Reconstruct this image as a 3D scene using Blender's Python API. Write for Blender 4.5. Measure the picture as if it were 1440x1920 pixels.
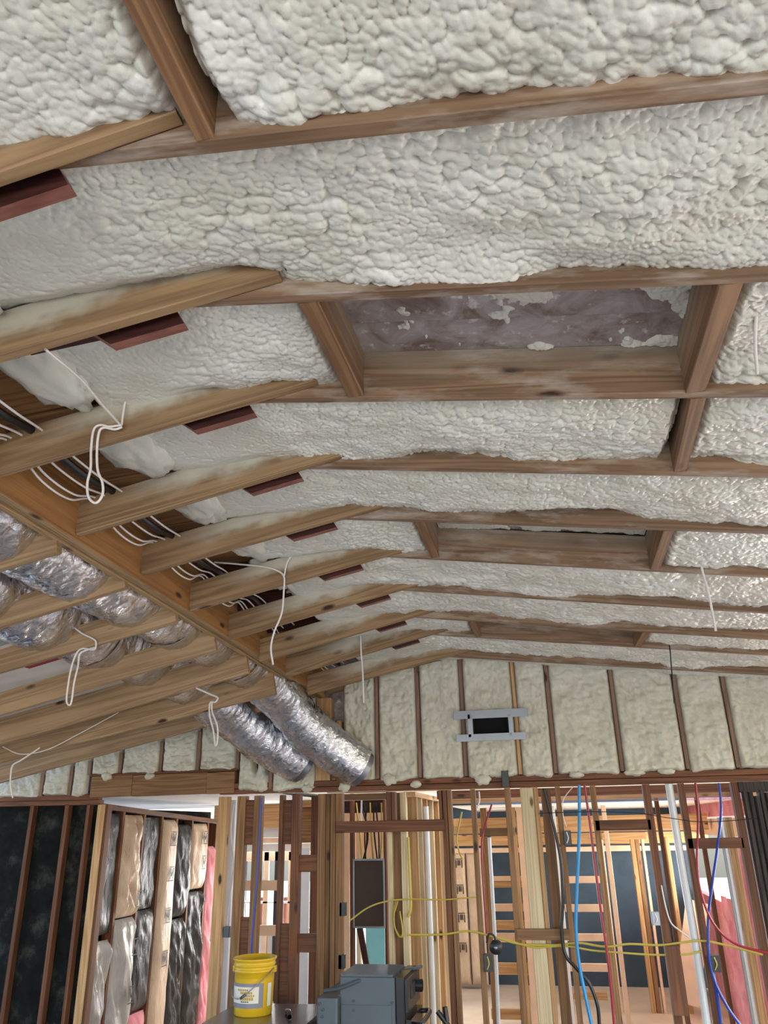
import bpy, bmesh, math, random
import numpy as np
from mathutils import Vector, Matrix
random.seed(7)
S = bpy.context.scene
for o in list(bpy.data.objects): bpy.data.objects.remove(o)
COL = S.collection

# ------------------------------------------------------------------ camera
EYE = np.array([0.0, 0.0, 2.07]); FPX = 1442.0; CX, CY = 720.0, 960.0
_v = np.array([-70, -3510, FPX]); _d = np.array([320, 586, FPX])
EZ = _v / np.linalg.norm(_v); EY = _d - EZ * (_d @ EZ); EY /= np.linalg.norm(EY); EX = np.cross(EY, EZ)
if EX[0] < 0: EX = -EX
ROT = np.array([EX, EY, EZ])                      # image axes -> room axes
cam = bpy.data.cameras.new('camera'); camo = bpy.data.objects.new('camera', cam); COL.objects.link(camo)
r_, u_, b_ = ROT @ np.array([1, 0, 0]), ROT @ np.array([0, -1, 0]), ROT @ np.array([0, 0, -1])
camo.matrix_world = Matrix(((r_[0], u_[0], b_[0], EYE[0]), (r_[1], u_[1], b_[1], EYE[1]), (r_[2], u_[2], b_[2], EYE[2]), (0, 0, 0, 1)))
cam.sensor_fit = 'VERTICAL'; cam.sensor_height = 24.0; cam.lens = 24.0 * FPX / 1920; cam.clip_start = 0.02
S.camera = camo

# ------------------------------------------------------------------ light and exposure
S.view_settings.view_transform = 'Standard'; S.view_settings.look = 'None'
S.view_settings.gamma = 1.0; S.view_settings.use_curve_mapping = False
S.view_settings.exposure = -0.3
W = bpy.data.worlds.new('sky'); S.world = W; W.use_nodes = True
nt = W.node_tree; nt.nodes.clear()
sk = nt.nodes.new('ShaderNodeTexSky'); sk.sky_type = 'NISHITA'; sk.sun_disc = False
sk.sun_elevation = math.radians(48); sk.sun_rotation = math.radians(120); sk.dust_density = 2.5
bg = nt.nodes.new('ShaderNodeBackground'); bg.inputs[1].default_value = 0.95
ou = nt.nodes.new('ShaderNodeOutputWorld')
nt.links.new(sk.outputs[0], bg.inputs[0]); nt.links.new(bg.outputs[0], ou.inputs[0])

def area(name, loc, aim, sx, sy, power, col):
    l = bpy.data.lights.new(name, 'AREA'); l.shape = 'RECTANGLE'; l.size = sx; l.size_y = sy; l.energy = power; l.color = col
    o = bpy.data.objects.new(name, l); COL.objects.link(o); o.location = loc
    o.rotation_euler = (Vector(aim) - Vector(loc)).to_track_quat('-Z', 'Y').to_euler(); return o
# daylight standing in the window openings, one of them invented
area('window_light', (0.6, -3.85, 1.35), (0.6, 2, 1.9), 3.6, 1.9, 165, (1.0, 0.995, 0.98))
area('window_light', (-3.4, -3.85, 1.35), (-2.6, 2, 1.9), 2.4, 1.9, 85, (0.86, 0.93, 1.0))
area('window_light', (3.75, 1.85, 1.25), (0, 2.6, 2.3), 2.4, 1.7, 22, (1.0, 0.99, 0.97))  # this side opening is invented; the lamp is added fill from the right
area('window_light', (3.2, 10.2, 1.3), (0, 10.2, 1.1), 2.6, 1.7, 620, (1.0, 0.95, 0.88))
area('window_light', (-3.2, 11.3, 1.35), (-3.0, 8, 1.2), 2.6, 1.4, 230, (1.0, 0.98, 0.95))

# ------------------------------------------------------------------ helpers
def ray(px, py): return ROT @ np.array([px - CX, py - CY, FPX])
def at(px, py, Y): r = ray(px, py); return EYE + r * (Y / r[1])
def atx(px, py, X): r = ray(px, py); return EYE + r * (X / r[0])
def atz(px, py, Z): r = ray(px, py); return EYE + r * ((Z - EYE[2]) / r[2])

def tag(o, label=None, cat=None, group=None, kind=None):
    if label: o['label'] = label
    if cat: o['category'] = cat
    if group: o['group'] = group
    if kind: o['kind'] = kind
    return o
def thing(name, loc, label, cat, group=None):
    o = bpy.data.objects.new(name, None); COL.objects.link(o); o.location = loc; o.empty_display_size = 0.1
    return tag(o, label, cat, group)
def link(name, me, mat=None, parent=None, M=None):
    o = bpy.data.objects.new(name, me); COL.objects.link(o)
    if mat and not me.materials: me.materials.append(mat)
    if parent is not None:
        o.parent = parent
        o.matrix_parent_inverse = Matrix.Translation(parent_loc(parent)).inverted() if parent_loc(parent) else Matrix()
    if M is not None: o.matrix_basis = M
    return o
def parent_loc(p):
    # world location of a parent chain whose members are only translated Empties or identity meshes
    return PL.get(p.name)
PL = {}
def root(name, loc, label, cat, group=None):
    o = thing(name, loc, label, cat, group); PL[o.name] = Vector(loc); return o
def mesh(name, verts, faces, smooth=False):
    me = bpy.data.meshes.new(name); me.from_pydata([tuple(v) for v in verts], [], faces); me.update()
    if smooth: me.shade_smooth()
    return me
def grid_mesh(name, P, smooth=True, flip=False):
    """P: (n,m,3) array of points"""
    n, m, _ = P.shape
    me = bpy.data.meshes.new(name); me.vertices.add(n * m); me.vertices.foreach_set('co', P.reshape(-1).astype(np.float32))
    i = np.arange((n - 1) * m).reshape(n - 1, m)[:, :-1].reshape(-1)
    q = np.stack([i, i + m, i + m + 1, i + 1], 1) if not flip else np.stack([i, i + 1, i + m + 1, i + m], 1)
    me.loops.add(q.size); me.loops.foreach_set('vertex_index', q.reshape(-1).astype(np.int32))
    me.polygons.add(len(q)); me.polygons.foreach_set('loop_start', (np.arange(len(q)) * 4).astype(np.int32))
    me.update(calc_edges=True)
    if smooth: me.shade_smooth()
    return me
def beam(name, a, b, sv, s0, s1, u0, u1, mat, parent=None, ch=0.003):
    """board from a to b; cross-section s0..s1 along sv and u0..u1 along (b-a) x sv; local X runs with the grain"""
    a, b, sv = Vector(a), Vector(b), Vector(sv)
    d = (b - a); L = d.length; d.normalize(); u = d.cross(sv).normalized(); sv = u.cross(d)
    c = min(ch, abs(s1 - s0) * .2, abs(u1 - u0) * .2)
    ring = [(s0 + c, u0), (s1 - c, u0), (s1, u0 + c), (s1, u1 - c), (s1 - c, u1), (s0 + c, u1), (s0, u1 - c), (s0, u0 + c)]
    V = [(x, s, t) for x in (0, L) for s, t in ring]
    F = [[i, (i + 1) % 8, 8 + (i + 1) % 8, 8 + i] for i in range(8)] + [list(range(7, -1, -1)), list(range(8, 16))]
    me = mesh(name, V, F)
    M = Matrix(((d.x, sv.x, u.x, a.x), (d.y, sv.y, u.y, a.y), (d.z, sv.z, u.z, a.z), (0, 0, 0, 1)))
    return link(name, me, mat, parent, M)
def box(name, lo, hi, mat, parent=None, ch=0.004):
    lo, hi = Vector(lo), Vector(hi); c = Vector(((lo.x + hi.x) / 2, (lo.y + hi.y) / 2, lo.z)); e = hi - lo
    return beam(name, (c.x, c.y, lo.z), (c.x, c.y, hi.z), (1, 0, 0), -e.x / 2, e.x / 2, -e.y / 2, e.y / 2, mat, parent, ch)
def stud(x0, x1, y0, y1, z0, z1, mat, parent, name='stud'):
    return beam(name, ((x0 + x1) / 2, y0, z0), ((x0 + x1) / 2, y0, z1), (1, 0, 0), -(x1 - x0) / 2, (x1 - x0) / 2, 0, y1 - y0, mat, parent)
def catmull(pts, n=10):
    P = [np.array(p, float) for p in pts]; P = [2 * P[0] - P[1]] + P + [2 * P[-1] - P[-2]]; out = []
    for i in range(1, len(P) - 2):
        for k in range(n):
            t = k / n; a, b, c, d = P[i - 1], P[i], P[i + 1], P[i + 2]
            out.append(.5 * (2 * b + (c - a) * t + (2 * a - 5 * b + 4 * c - d) * t * t + (3 * b - a - 3 * c + d) * t ** 3))
    out.append(P[-2]); return np.array(out)
def sweep_pts(C, rad, n):
    T = np.gradient(C, axis=0); T /= np.linalg.norm(T, axis=1)[:, None] + 1e-9
    up = np.array([0, 0, 1.]) if abs(T[0][2]) < .9 else np.array([1., 0, 0])
    N = np.cross(T[0], up); N /= np.linalg.norm(N); out = []
    th = np.linspace(0, 2 * np.pi, n + 1)
    for i in range(len(C)):
        N = N - T[i] * (N @ T[i]); N /= np.linalg.norm(N); B = np.cross(T[i], N)
        rr = rad[i] if hasattr(rad, '__len__') else rad
        rr = np.broadcast_to(rr, th.shape)
        out.append(C[i] + np.cos(th)[:, None] * N * rr[:, None] + np.sin(th)[:, None] * B * rr[:, None])
    return np.array(out)
def tube(name, pts, r, mat, parent=None, n=8, seg=8, smooth=True):
    C = catmull(pts, seg) if len(pts) > 2 else np.array(pts, float)
    if len(pts) == 2: C = np.linspace(C[0], C[1], 4)
    return link(name, grid_mesh(name, sweep_pts(C, r, n), smooth), mat, parent)
def lathe(name, prof, mat, parent=None, n=40, center=(0, 0, 0)):
    th = np.linspace(0, 2 * np.pi, n + 1); pr = np.array(prof)
    P = np.stack([pr[:, 0][:, None] * np.cos(th) + center[0], pr[:, 0][:, None] * np.sin(th) + center[1], np.repeat(pr[:, 1][:, None], n + 1, 1) + center[2]], -1)
    return link(name, grid_mesh(name, P), mat, parent)

# numpy noise --------------------------------------------------------
def _h(ix, iy, s):
    n = (ix.astype(np.int64) * 374761393 + iy.astype(np.int64) * 668265263 + s * 974634623) & 0x7fffffff
    n = ((n ^ (n >> 13)) * 1274126177) & 0x7fffffff
    return ((n ^ (n >> 16)) & 0xffff) / 65535.0
def vnoise(x, y, s=0):
    ix, iy = np.floor(x), np.floor(y); fx, fy = x - ix, y - iy
    fx, fy = fx * fx * (3 - 2 * fx), fy * fy * (3 - 2 * fy)
    a, b, c, d = _h(ix, iy, s), _h(ix + 1, iy, s), _h(ix, iy + 1, s), _h(ix + 1, iy + 1, s)
    return (a + (b - a) * fx) * (1 - fy) + (c + (d - c) * fx) * fy
def fbm(x, y, s=0, o=3):
    t, a, w = 0, 0.5, 0
    for k in range(o): t = t + a * vnoise(x * 2 ** k, y * 2 ** k, s + k); w += a; a *= .5
    return t / w
def worley(x, y, s=0):
    ix, iy = np.floor(x), np.floor(y); best = np.full(np.shape(x), 9.0)
    for dx in (-1, 0, 1):
        for dy in (-1, 0, 1):
            cx, cy = ix + dx, iy + dy
            d = (cx + _h(cx, cy, s) - x) ** 2 + (cy + _h(cx, cy, s + 99) - y) ** 2
            best = np.minimum(best, d)
    return np.sqrt(best)
def sstep(a, b, x):
    t = np.clip((x - a) / (b - a), 0, 1); return t * t * (3 - 2 * t)
def foam_relief(x, y, s=0, fine=1.0, scale=1.0):
    """popped sprayed-foam surface: domed cells of mixed size riding on soft swells"""
    wx = x + .022 * (fbm(x * 16, y * 16, s + 5) - .5); wy = y + .022 * (fbm(x * 16, y * 16, s + 9) - .5)
    sh = .35 * np.sin(x * 1.7 + s); wx, wy = wx + sh * wy * .5, wy
    ro = fbm(x * 2.3, y * 3.4, s + 21, 2)
    d1 = worley(wx / (.0155 * scale), wy / (.0185 * scale), s + 1); d2 = worley(wx / .034, wy / .030, s + 2)
    dome = lambda d, r: np.sqrt(np.clip(1 - (d / r) ** 2, 0, 1))
    big = sstep(.45, .66, ro)
    r = .0098 * scale * dome(d1, .78) * (1 - .45 * big) * fine + .018 * dome(d2, .80) * (.10 + .90 * big)
    return r + .050 * (fbm(x * 2.9, y * 4.6, s + 31, 3) - .5) + .016 * (fbm(x * 13, y * 13, s + 37, 2) - .5)

# ------------------------------------------------------------------ materials
class NT:
    def __init__(s, name):
        s.m = bpy.data.materials.new(name); s.m.use_nodes = True; s.t = s.m.node_tree
        s.b = s.t.nodes['Principled BSDF']
    def n(s, ty, **kw):
        o = s.t.nodes.new(ty)
        for k, v in kw.items(): setattr(o, k, v)
        return o
    def l(s, a, b): s.t.links.new(a, b)
    def val(s, node, **kw):
        for k, v in kw.items(): node.inputs[k].default_value = v
        return node
    def ramp(s, fac, stops):
        r = s.n('ShaderNodeValToRGB'); e = r.color_ramp.elements
        while len(e) < len(stops): e.new(.5)
        for i, (p, c) in enumerate(stops): e[i].position = p; e[i].color = tuple(c) + ((1,) if len(c) == 3 else ())
        s.l(fac, r.inputs[0]); return r.outputs[0]
    def noise(s, vec, scale, detail=3, rough=.5, dist=0):
        o = s.n('ShaderNodeTexNoise'); o.inputs['Scale'].default_value = scale; o.inputs['Detail'].default_value = detail
        o.inputs['Roughness'].default_value = rough; o.inputs['Distortion'].default_value = dist
        if vec is not None: s.l(vec, o.inputs['Vector'])
        return o.outputs['Fac']
    def obj(s, scale=(1, 1, 1), rnd=True):
        tc = s.n('ShaderNodeTexCoord'); m = s.n('ShaderNodeMapping'); m.inputs['Scale'].default_value = scale
        s.l(tc.outputs['Object'], m.inputs['Vector'])
        if rnd:
            oi = s.n('ShaderNodeObjectInfo'); mu = s.n('ShaderNodeVectorMath', operation='SCALE'); mu.inputs[0].default_value = (37.7, 11.3, 23.1)
            s.l(oi.outputs['Random'], mu.inputs['Scale']); s.l(mu.outputs[0], m.inputs['Location'])
        return m.outputs[0]
    def mix(s, f, a, b, mode='MIX'):
        o = s.n('ShaderNodeMix', data_type='RGBA', blend_type=mode)
        for k, v in ((0, f), (6, a), (7, b)):
            if hasattr(v, 'links'): s.l(v, o.inputs[k])
            else: o.inputs[k].default_value = v if k == 0 else tuple(v) + (1,)
        return o.outputs[2]
    def math(s, op, a, b=None, c=None, clamp=False):
        o = s.n('ShaderNodeMath', operation=op, use_clamp=clamp)
        for k, v in ((0, a), (1, b), (2, c)):
            if v is None: continue
            if hasattr(v, 'links'): s.l(v, o.inputs[k])
            else: o.inputs[k].default_value = v
        return o.outputs[0]
    def bump(s, h, strength=.3, dist=.01):
        o = s.n('ShaderNodeBump'); o.inputs['Strength'].default_value = strength; o.inputs['Distance'].default_value = dist
        s.l(h, o.inputs['Height']); s.l(o.outputs[0], s.b.inputs['Normal'])
def lin(h):
    h = h.lstrip('#'); c = [int(h[i:i + 2], 16) / 255 for i in (0, 2, 4)]
    return tuple(x / 12.92 if x <= .04045 else ((x + .055) / 1.055) ** 2.4 for x in c)
def plain(name, hx, rough=.5, metal=0, var=.12, vscale=6, bump=0, bscale=60):
    k = NT(name); c = lin(hx); f = k.noise(k.obj(), vscale, 4)
    lo = tuple(x * (1 - var) for x in c); hi = tuple(min(1, x * (1 + var)) for x in c)
    k.l(k.ramp(f, [(.3, lo), (.7, hi)]), k.b.inputs['Base Color']); k.b.inputs['Roughness'].default_value = rough; k.b.inputs['Metallic'].default_value = metal
    if bump: k.bump(k.noise(k.obj(), bscale, 3), bump, .004)
    return k.m
def wood(name, light, dark, knot='#3a2313', spray=None, rough=.6, grain=1.0, vary=.22, spec=.3, dust=0):
    k = NT(name); lo, hi, kn = lin(dark), lin(light), lin(knot)
    v = k.obj((.42, 11, 11)); n1 = k.noise(v, 1.0, 2, .4, .35)
    w = k.math('SINE', k.math('MULTIPLY', n1, 52 * grain)); w = k.math('MULTIPLY_ADD', w, .5, .5)
    fine = k.noise(k.obj((3, 120, 120)), 1.0, 2)
    f = k.math('ADD', k.math('MULTIPLY', w, .38), k.math('MULTIPLY', fine, .62))
    col = k.ramp(f, [(.08, lo), (.72, hi)])
    big = k.noise(k.obj((.8, 3, 3)), 1.6, 2); col = k.mix(k.ramp(big, [(.4, (0, 0, 0)), (.65, (.35, .35, .35))]), col, lo)
    oi = k.n('ShaderNodeObjectInfo'); hv = k.n('ShaderNodeHueSaturation')
    k.l(k.math('MULTIPLY_ADD', oi.outputs['Random'], vary, 1 - vary * .5), hv.inputs['Value']); k.l(col, hv.inputs['Color']); col = hv.outputs[0]
    vo = k.n('ShaderNodeTexVoronoi'); vo.inputs['Scale'].default_value = 1.0; k.l(k.obj((2.2, 6, 6)), vo.inputs['Vector'])
    kf = k.ramp(vo.outputs['Distance'], [(.06, (1, 1, 1)), (.125, (0, 0, 0))]); col = k.mix(kf, col, kn)
    if spray:
        z0, z1, x0, x1, amt = spray            # dried foam mist: heights and lengths along the board
        tc = k.n('ShaderNodeTexCoord'); sp = k.n('ShaderNodeSeparateXYZ'); k.l(tc.outputs['Object'], sp.inputs[0])
        nz = k.noise(k.obj((3.2, 5, 5)), 1.5, 3, .6)
        zz = k.math('MULTIPLY_ADD', nz, .16, sp.outputs[2]); zz = k.math('SUBTRACT', zz, .08)
        mr = k.n('ShaderNodeMapRange', interpolation_type='SMOOTHSTEP'); mr.inputs[1].default_value = z0; mr.inputs[2].default_value = z1; k.l(zz, mr.inputs[0])
        mx = k.n('ShaderNodeMapRange', interpolation_type='SMOOTHSTEP'); mx.inputs[1].default_value = x0; mx.inputs[2].default_value = x1; k.l(sp.outputs[0], mx.inputs[0])
        col = k.mix(k.math('MULTIPLY', k.math('MULTIPLY', mr.outputs[0], mx.outputs[0]), amt), col, lin('#b9b5a3'))
    if dust:
        dn = k.noise(k.obj((2.2, 9, 9)), 1.5, 4, .65)
        col = k.mix(k.math('MULTIPLY', k.ramp(dn, [(.5, (0, 0, 0)), (.72, (1, 1, 1))]), dust), col, lin('#bdb6a8'))
    k.l(col, k.b.inputs['Base Color']); k.b.inputs['Roughness'].default_value = rough; k.b.inputs['Specular IOR Level'].default_value = spec
    k.bump(f, .12, .002); return k.m
M_RAFT_L = wood('pine rafter with foam mist', '#9a7e5b', '#684f35', spray=(.045, .125, .15, .62, .95), vary=.14)
M_RAFT_R = wood('pine rafter dusted', '#8b6f55', '#57422f', spray=(.05, .24, -.1, 0, .4), vary=.15, dust=.55)
M_JOIST = wood('pine joist', '#a88c68', '#7b6043', vary=.12)
M_OLD = wood('old red brown timber', '#744a2f', '#472b1a', vary=.3)
M_OLDDK = wood('dark red timber', '#47231c', '#29120e', vary=.15)
M_SAWN = wood('rough sawn red edge', '#8a5a4c', '#643b31')
M_GST = wood('misted gable stud', '#8b6e5b', '#694e3e', vary=.2)
M_MID = wood('aged pine', '#8f6b46', '#5d4128', vary=.3)
M_PALE = wood('pale new pine', '#d6c6a2', '#ad9670', knot='#6b5233', vary=.1)
M_GOLD = wood('golden pine', '#c59f71', '#9a7346', vary=.15)
M_LVL = wood('plywood beam face', '#a27443', '#744e2c', grain=.5, vary=.05)
M_PLY = wood('laminated edge', '#b3946a', '#7d6240', grain=2.2, vary=.3)
M_BLOCK = wood('blocking', '#8f6c4a', '#5c402b', spray=(.0, .2, -.1, 0, .25), vary=.2)
M_CHAR = wood('charred timber', '#3c332d', '#120e0c', knot='#080606', grain=1.6)

k = NT('sprayed foam'); v = k.obj((1, 1, 1), False)
k.l(k.mix(k.ramp(k.noise(v, 3.1, 4, .6), [(.35, (0, 0, 0)), (.7, (1, 1, 1))]), lin('#d2d2c8'), lin('#c6c4b3')), k.b.inputs['Base Color'])
k.b.inputs['Roughness'].default_value = .36; k.b.inputs['Specular IOR Level'].default_value = .5
k.bump(k.noise(v, 130, 3, .6), .25, .004); M_FOAM = k.m
k = NT('wall foam'); v = k.obj((1, 1, 1), False)
k.l(k.ramp(k.noise(v, 5, 4, .6), [(.35, lin('#cac6b4')), (.7, lin('#b9b49f'))]), k.b.inputs['Base Color']); k.b.inputs['Roughness'].default_value = .5
k.bump(k.noise(v, 70, 3, .6), .35, .006); M_FOAMW = k.m
k = NT('roof sheathing'); v = k.obj((1, 1, 1), True)
col = k.ramp(k.noise(v, 7, 5, .65, .6), [(.32, lin('#6e5b50')), (.5, lin('#958b87')), (.68, lin('#aca7a5'))])
k.l(k.mix(k.ramp(k.noise(v, 17, 4, .6), [(.6, (0, 0, 0)), (.7, (1, 1, 1))]), col, lin('#c9c5c0')), k.b.inputs['Base Color'])
k.b.inputs['Roughness'].default_value = .7; k.bump(k.noise(v, 40, 4), .3, .01); M_DECK = k.m
k = NT('foil duct jacket'); v = k.obj((1, 1, 1), False)
k.b.inputs['Base Color'].default_value = (.70, .72, .75, 1); k.b.inputs['Metallic'].default_value = 1; k.b.inputs['Roughness'].default_value = .16
k.bump(k.noise(v, 17, 4, .6, 2.4), .42, .02); M_FOIL = k.m
def batt_mat(name, a, b, rough):
    k = NT(name); v = k.obj((1, 1, 1), True)
    k.l(k.ramp(k.noise(v, 3, 4), [(.3, lin(a)), (.7, lin(b))]), k.b.inputs['Base Color']); k.b.inputs['Roughness'].default_value = rough
    k.bump(k.noise(k.obj((5, 5, 1.5)), 3, 4, .6, 1.5), .5, .03); return k.m
M_KRAFT = batt_mat('kraft paper facing', '#b59c83', '#cdb69a', .45)
M_BLACKP = batt_mat('black plastic facing', '#131314', '#242426', .36)
M_GREYP = batt_mat('grey poly facing', '#8d8a85', '#b5b0a8', .35)
M_PINK = batt_mat('pink fibreglass', '#c4717d', '#e0a0a5', .95)
M_PRINT = plain('black print', '#2b2522', .6, var=.02)
M_BOARDDK = None
k = NT('black sheathing board'); v = k.obj((1, 1, 1), True)
col = k.ramp(k.noise(v, 4, 6, .7), [(.3, lin('#0b0c0c')), (.52, lin('#191b1a')), (.72, lin('#3f4038'))])
k.l(col, k.b.inputs['Base Color']); k.b.inputs['Roughness'].default_value = .9; k.b.inputs['Specular IOR Level'].default_value = .12; k.bump(k.noise(v, 25, 4), .4, .01); M_BLACKB = k.m
M_NAVY = plain('dark blue sheathing', '#2c3f4e', .7, var=.2)
M_WHITE = plain('white drywall', '#d8d8d8', .85, var=.04)
M_CEILW = plain('grey white ceiling board', '#c9cacb', .9, var=.05)
M_CEILR = plain('rear ceiling board', '#e4e0d6', .9, var=.04)
M_FLOOR = plain('subfloor', '#97908a', .5, var=.18, vscale=2.5, bump=.1, bscale=20)
M_FLOORLIT = plain('subfloor lit tone', '#c4b39d', .5, var=.12, vscale=2.5)  # lighter copy of the subfloor, brightness of the rear daylight painted in
M_WHITEC = plain('white cable', '#d9d3cb', .45, var=.05)
M_BLACKC = plain('black cable', '#141414', .4, var=.05)
M_YELC = plain('yellow cable', '#b7a445', .45, var=.06)
M_RED = plain('red water tube', '#96202f', .35, var=.05)
M_BLUE = plain('bright blue water tube', '#2f8cc6', .35, var=.05)
M_NBLUE = plain('dark blue water tube', '#1f3f9a', .35, var=.05)
M_PVC = plain('white plastic pipe', '#dfe2e2', .35, var=.04)
M_GALV = plain('galvanised steel', '#8c9196', .4, .85, var=.08)
M_GREYM = plain('grey painted steel', '#4c5459', .42, .3, var=.08, vscale=3)
M_BLACKM = plain('black enamel', '#16171a', .22, var=.05)
M_STEEL = plain('stainless steel', '#8b8f92', .25, .9, var=.08)
M_DKPLAST = plain('dark plastic', '#1c1d1f', .4, var=.06)
M_PANEL = plain('brown panel back', '#3a2a22', .6, var=.1)
M_YELLOW = plain('yellow plastic', '#cba31c', .3, var=.06)
M_LABELG = plain('grey label band', '#7c7c83', .5, var=.05)
M_LABELW = plain('pale label patch', '#d4cfc0', .5, var=.04)
M_OCHRE = plain('ochre print', '#b08c35', .5, var=.05)
M_TURQ = plain('turquoise board', '#8ad6e2', .6, var=.05)
M_PLYW = plain('pale plywood', '#d8b79a', .65, var=.08)
M_WRAP = plain('white wrap sheet', '#dad6cc', .5, var=.06, bump=.2, bscale=12)
M_BLUEP = plain('blue print', '#26458c', .5); M_REDP = plain('red print', '#8d2630', .5)
M_FLATBLK = plain('flat black', '#060606', .9)  # black for print, and for painted shade in the pits and vent
M_GRASS = plain('paled lawn ground', '#bdb9ae', .9, var=.2, vscale=3)  # lawn coloured pale to bounce no green and look overexposed
M_LEAF = plain('tree leaves', '#7fae5a', .8, var=.3, vscale=5)
M_BRICK = plain('red brick', '#b0605a', .8, var=.15)
M_FRAMEW = plain('white window frame', '#e6e4df', .5, var=.03)

# ------------------------------------------------------------------ roof geometry numbers
RY = [1.09 + .591 * i for i in range(11)]          # near faces of the rafters
LB = [((0, 322), (90, 290)), ((0, 665), (310, 575)), ((0, 885), (480, 745)), ((140, 1003), (590, 868)), ((257, 1077), (678, 959)), ((362, 1143), (754, 1032)), ((440, 1195), (799, 1091)), ((508, 1235), (813, 1145)), ((553, 1264), (813, 1188)), ((601, 1296), (844, 1230)), ((622, 1299), (869, 1240))]
RB = [((200, 262), (1440, 118)), ((430, 542), (1440, 492)), ((560, 735), (1440, 722)), ((720, 868), (1440, 880)), ((760, 968), (1440, 990)), ((780, 1040), (1440, 1075)), ((860, 1108), (1290, 1135)), ((880, 1160), (1440, 1195)), ((860, 1190), (1440, 1225)), ((860, 1230), (1420, 1262)), ((870, 1245), (1440, 1280))]
JB = {3: ((0, 1055), (130, 1022)), 4: ((0, 1175), (245, 1098)), 5: ((0, 1260), (340, 1163)), 6: ((0, 1340), (420, 1215)), 7: ((0, 1395), (490, 1255)), 8: ((0, 1430), (540, 1295))}
def fit(seg, Y):
    a, b = at(*seg[0], Y), at(*seg[1], Y); m = (b[2] - a[2]) / (b[0] - a[0]); return m, a[2] - m * a[0]
LF = [fit(s, y) for s, y in zip(LB, RY)]; RF = [fit(s, y) for s, y in zip(RB, RY)]
LF[0] = (.19, 3.625); RF[0] = (-.105, 3.385)
JF = {i: (lambda a, b: ((b[2] - a[2]) / (b[0] - a[0]), a[2] - (b[2] - a[2]) / (b[0] - a[0]) * a[0]))(at(*JB[i][0], RY[i]), at(*JB[i][1], RY[i])) for i in JB}
JF[3] = (.21, 3.245 + .21 * 1.97)
for i, z in ((0, 3.26), (1, 3.255), (2, 3.25), (9, 3.10), (10, 3.12)): JF[i] = (.21, z + .21 * 1.97)
BX0, BX1, BZ = -2.09, -1.965, 3.285; BSL = -.022      # support beam (falls slightly toward the back)                # support beam
def lz(i, x): return LF[i][0] * x + LF[i][1]
def rz(i, x): return RF[i][0] * x + RF[i][1]
def jz(i, x): return JF[i][0] * x + JF[i][1]
KN = [(LF[i][1] - RF[i][1]) / (RF[i][0] - LF[i][0]) for i in range(11)]   # x where the two bottoms cross

# ------------------------------------------------------------------ setting: roof
def slab(name, pts, mat, kind='structure'):
    me = mesh(name, pts, [[0, 1, 2, 3]]); o = link(name, me, mat); o['kind'] = kind; return o
DZ = .222
ceil_v = [(-5.6, -4, 3.30), (-5.6, 7.3, 3.30), (-2.0, 7.3, 3.93), (-2.0, -4, 3.93), (-.8, 7.3, 3.80), (-.8, -4, 3.80), (3.7, 7.3, 3.12), (3.7, -4, 3.12)]
me = mesh('ceiling', ceil_v, [[0, 1, 2, 3], [3, 2, 4, 5], [5, 4, 6, 7]])
CEIL = link('ceiling', me, M_DECK); CEIL['kind'] = 'structure'
# rafters
for i, y in enumerate(RY):
    k0 = KN[i]
    x0, x1 = BX1 + .002, k0 + .16
    beam('rafter', (x0, y, lz(i, x0)), (x1, y, lz(i, x1)), (0, 1, 0), 0, .038, 0, .165, M_RAFT_L, CEIL)
    xa, xb = k0 - .25, 3.6
    beam('rafter', (xa, y + .040, rz(i, xa)), (xb, y + .040, rz(i, xb)), (0, 1, 0), 0, .040, 0, .188, M_RAFT_R, CEIL)
    xa, xb = -5.4, -2.045
    if i < 10: beam('joist', (xa, y, jz(i, xa)), (xb, y, jz(i, xb)), (0, 1, 0), 0, .038, 0, .14 if i < 5 else (.19 if i > 6 else .15), M_JOIST, CEIL)
for y in (.5,):
    beam('rafter', (BX1, y, 3.26), (-.7, y, 3.49), (0, 1, 0), 0, .038, 0, .165, M_RAFT_L, CEIL)
    beam('rafter', (-.95, y + .04, 3.48), (3.6, y + .04, 3.01), (0, 1, 0), 0, .04, 0, .184, M_RAFT_R, CEIL)
# dark red stubs of the old rafters, cut off beside the new ones
for i in range(0, 9):
    y = RY[i] + .075
    xs = [-1.33, -1.18, -.945, -1.02] if i < 6 else [-1.25, -1.1, -.9, -.98]
    zb = [lz(i, xs[0]) + .13, lz(i, xs[1]) - .012, lz(i, xs[2]) - .012, lz(i, xs[3]) + .13]
    V = [(xs[q], y + w, zb[q]) for w in (0, .036) for q in range(4)]
    F = [[0, 1, 2, 3], [7, 6, 5, 4], [0, 4, 5, 1], [1, 5, 6, 2], [2, 6, 7, 3], [3, 7, 4, 0]]
    me = mesh('old_rafter_stub', V, F); me.materials.append(M_OLDDK); me.materials.append(M_SAWN)
    for q in (2, 3, 4): me.polygons[q].material_index = 1  # other faces stay darker: shade of the rafter gap painted in
    link('old_rafter_stub', me, None, CEIL)
    beam('old_rafter', (-2.6, y + .06, 3.43), (-1.28, y + .06, lz(i, -1.28) + .10), (0, 1, 0), 0, .04, 0, .12, M_OLDDK, CEIL)
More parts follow.
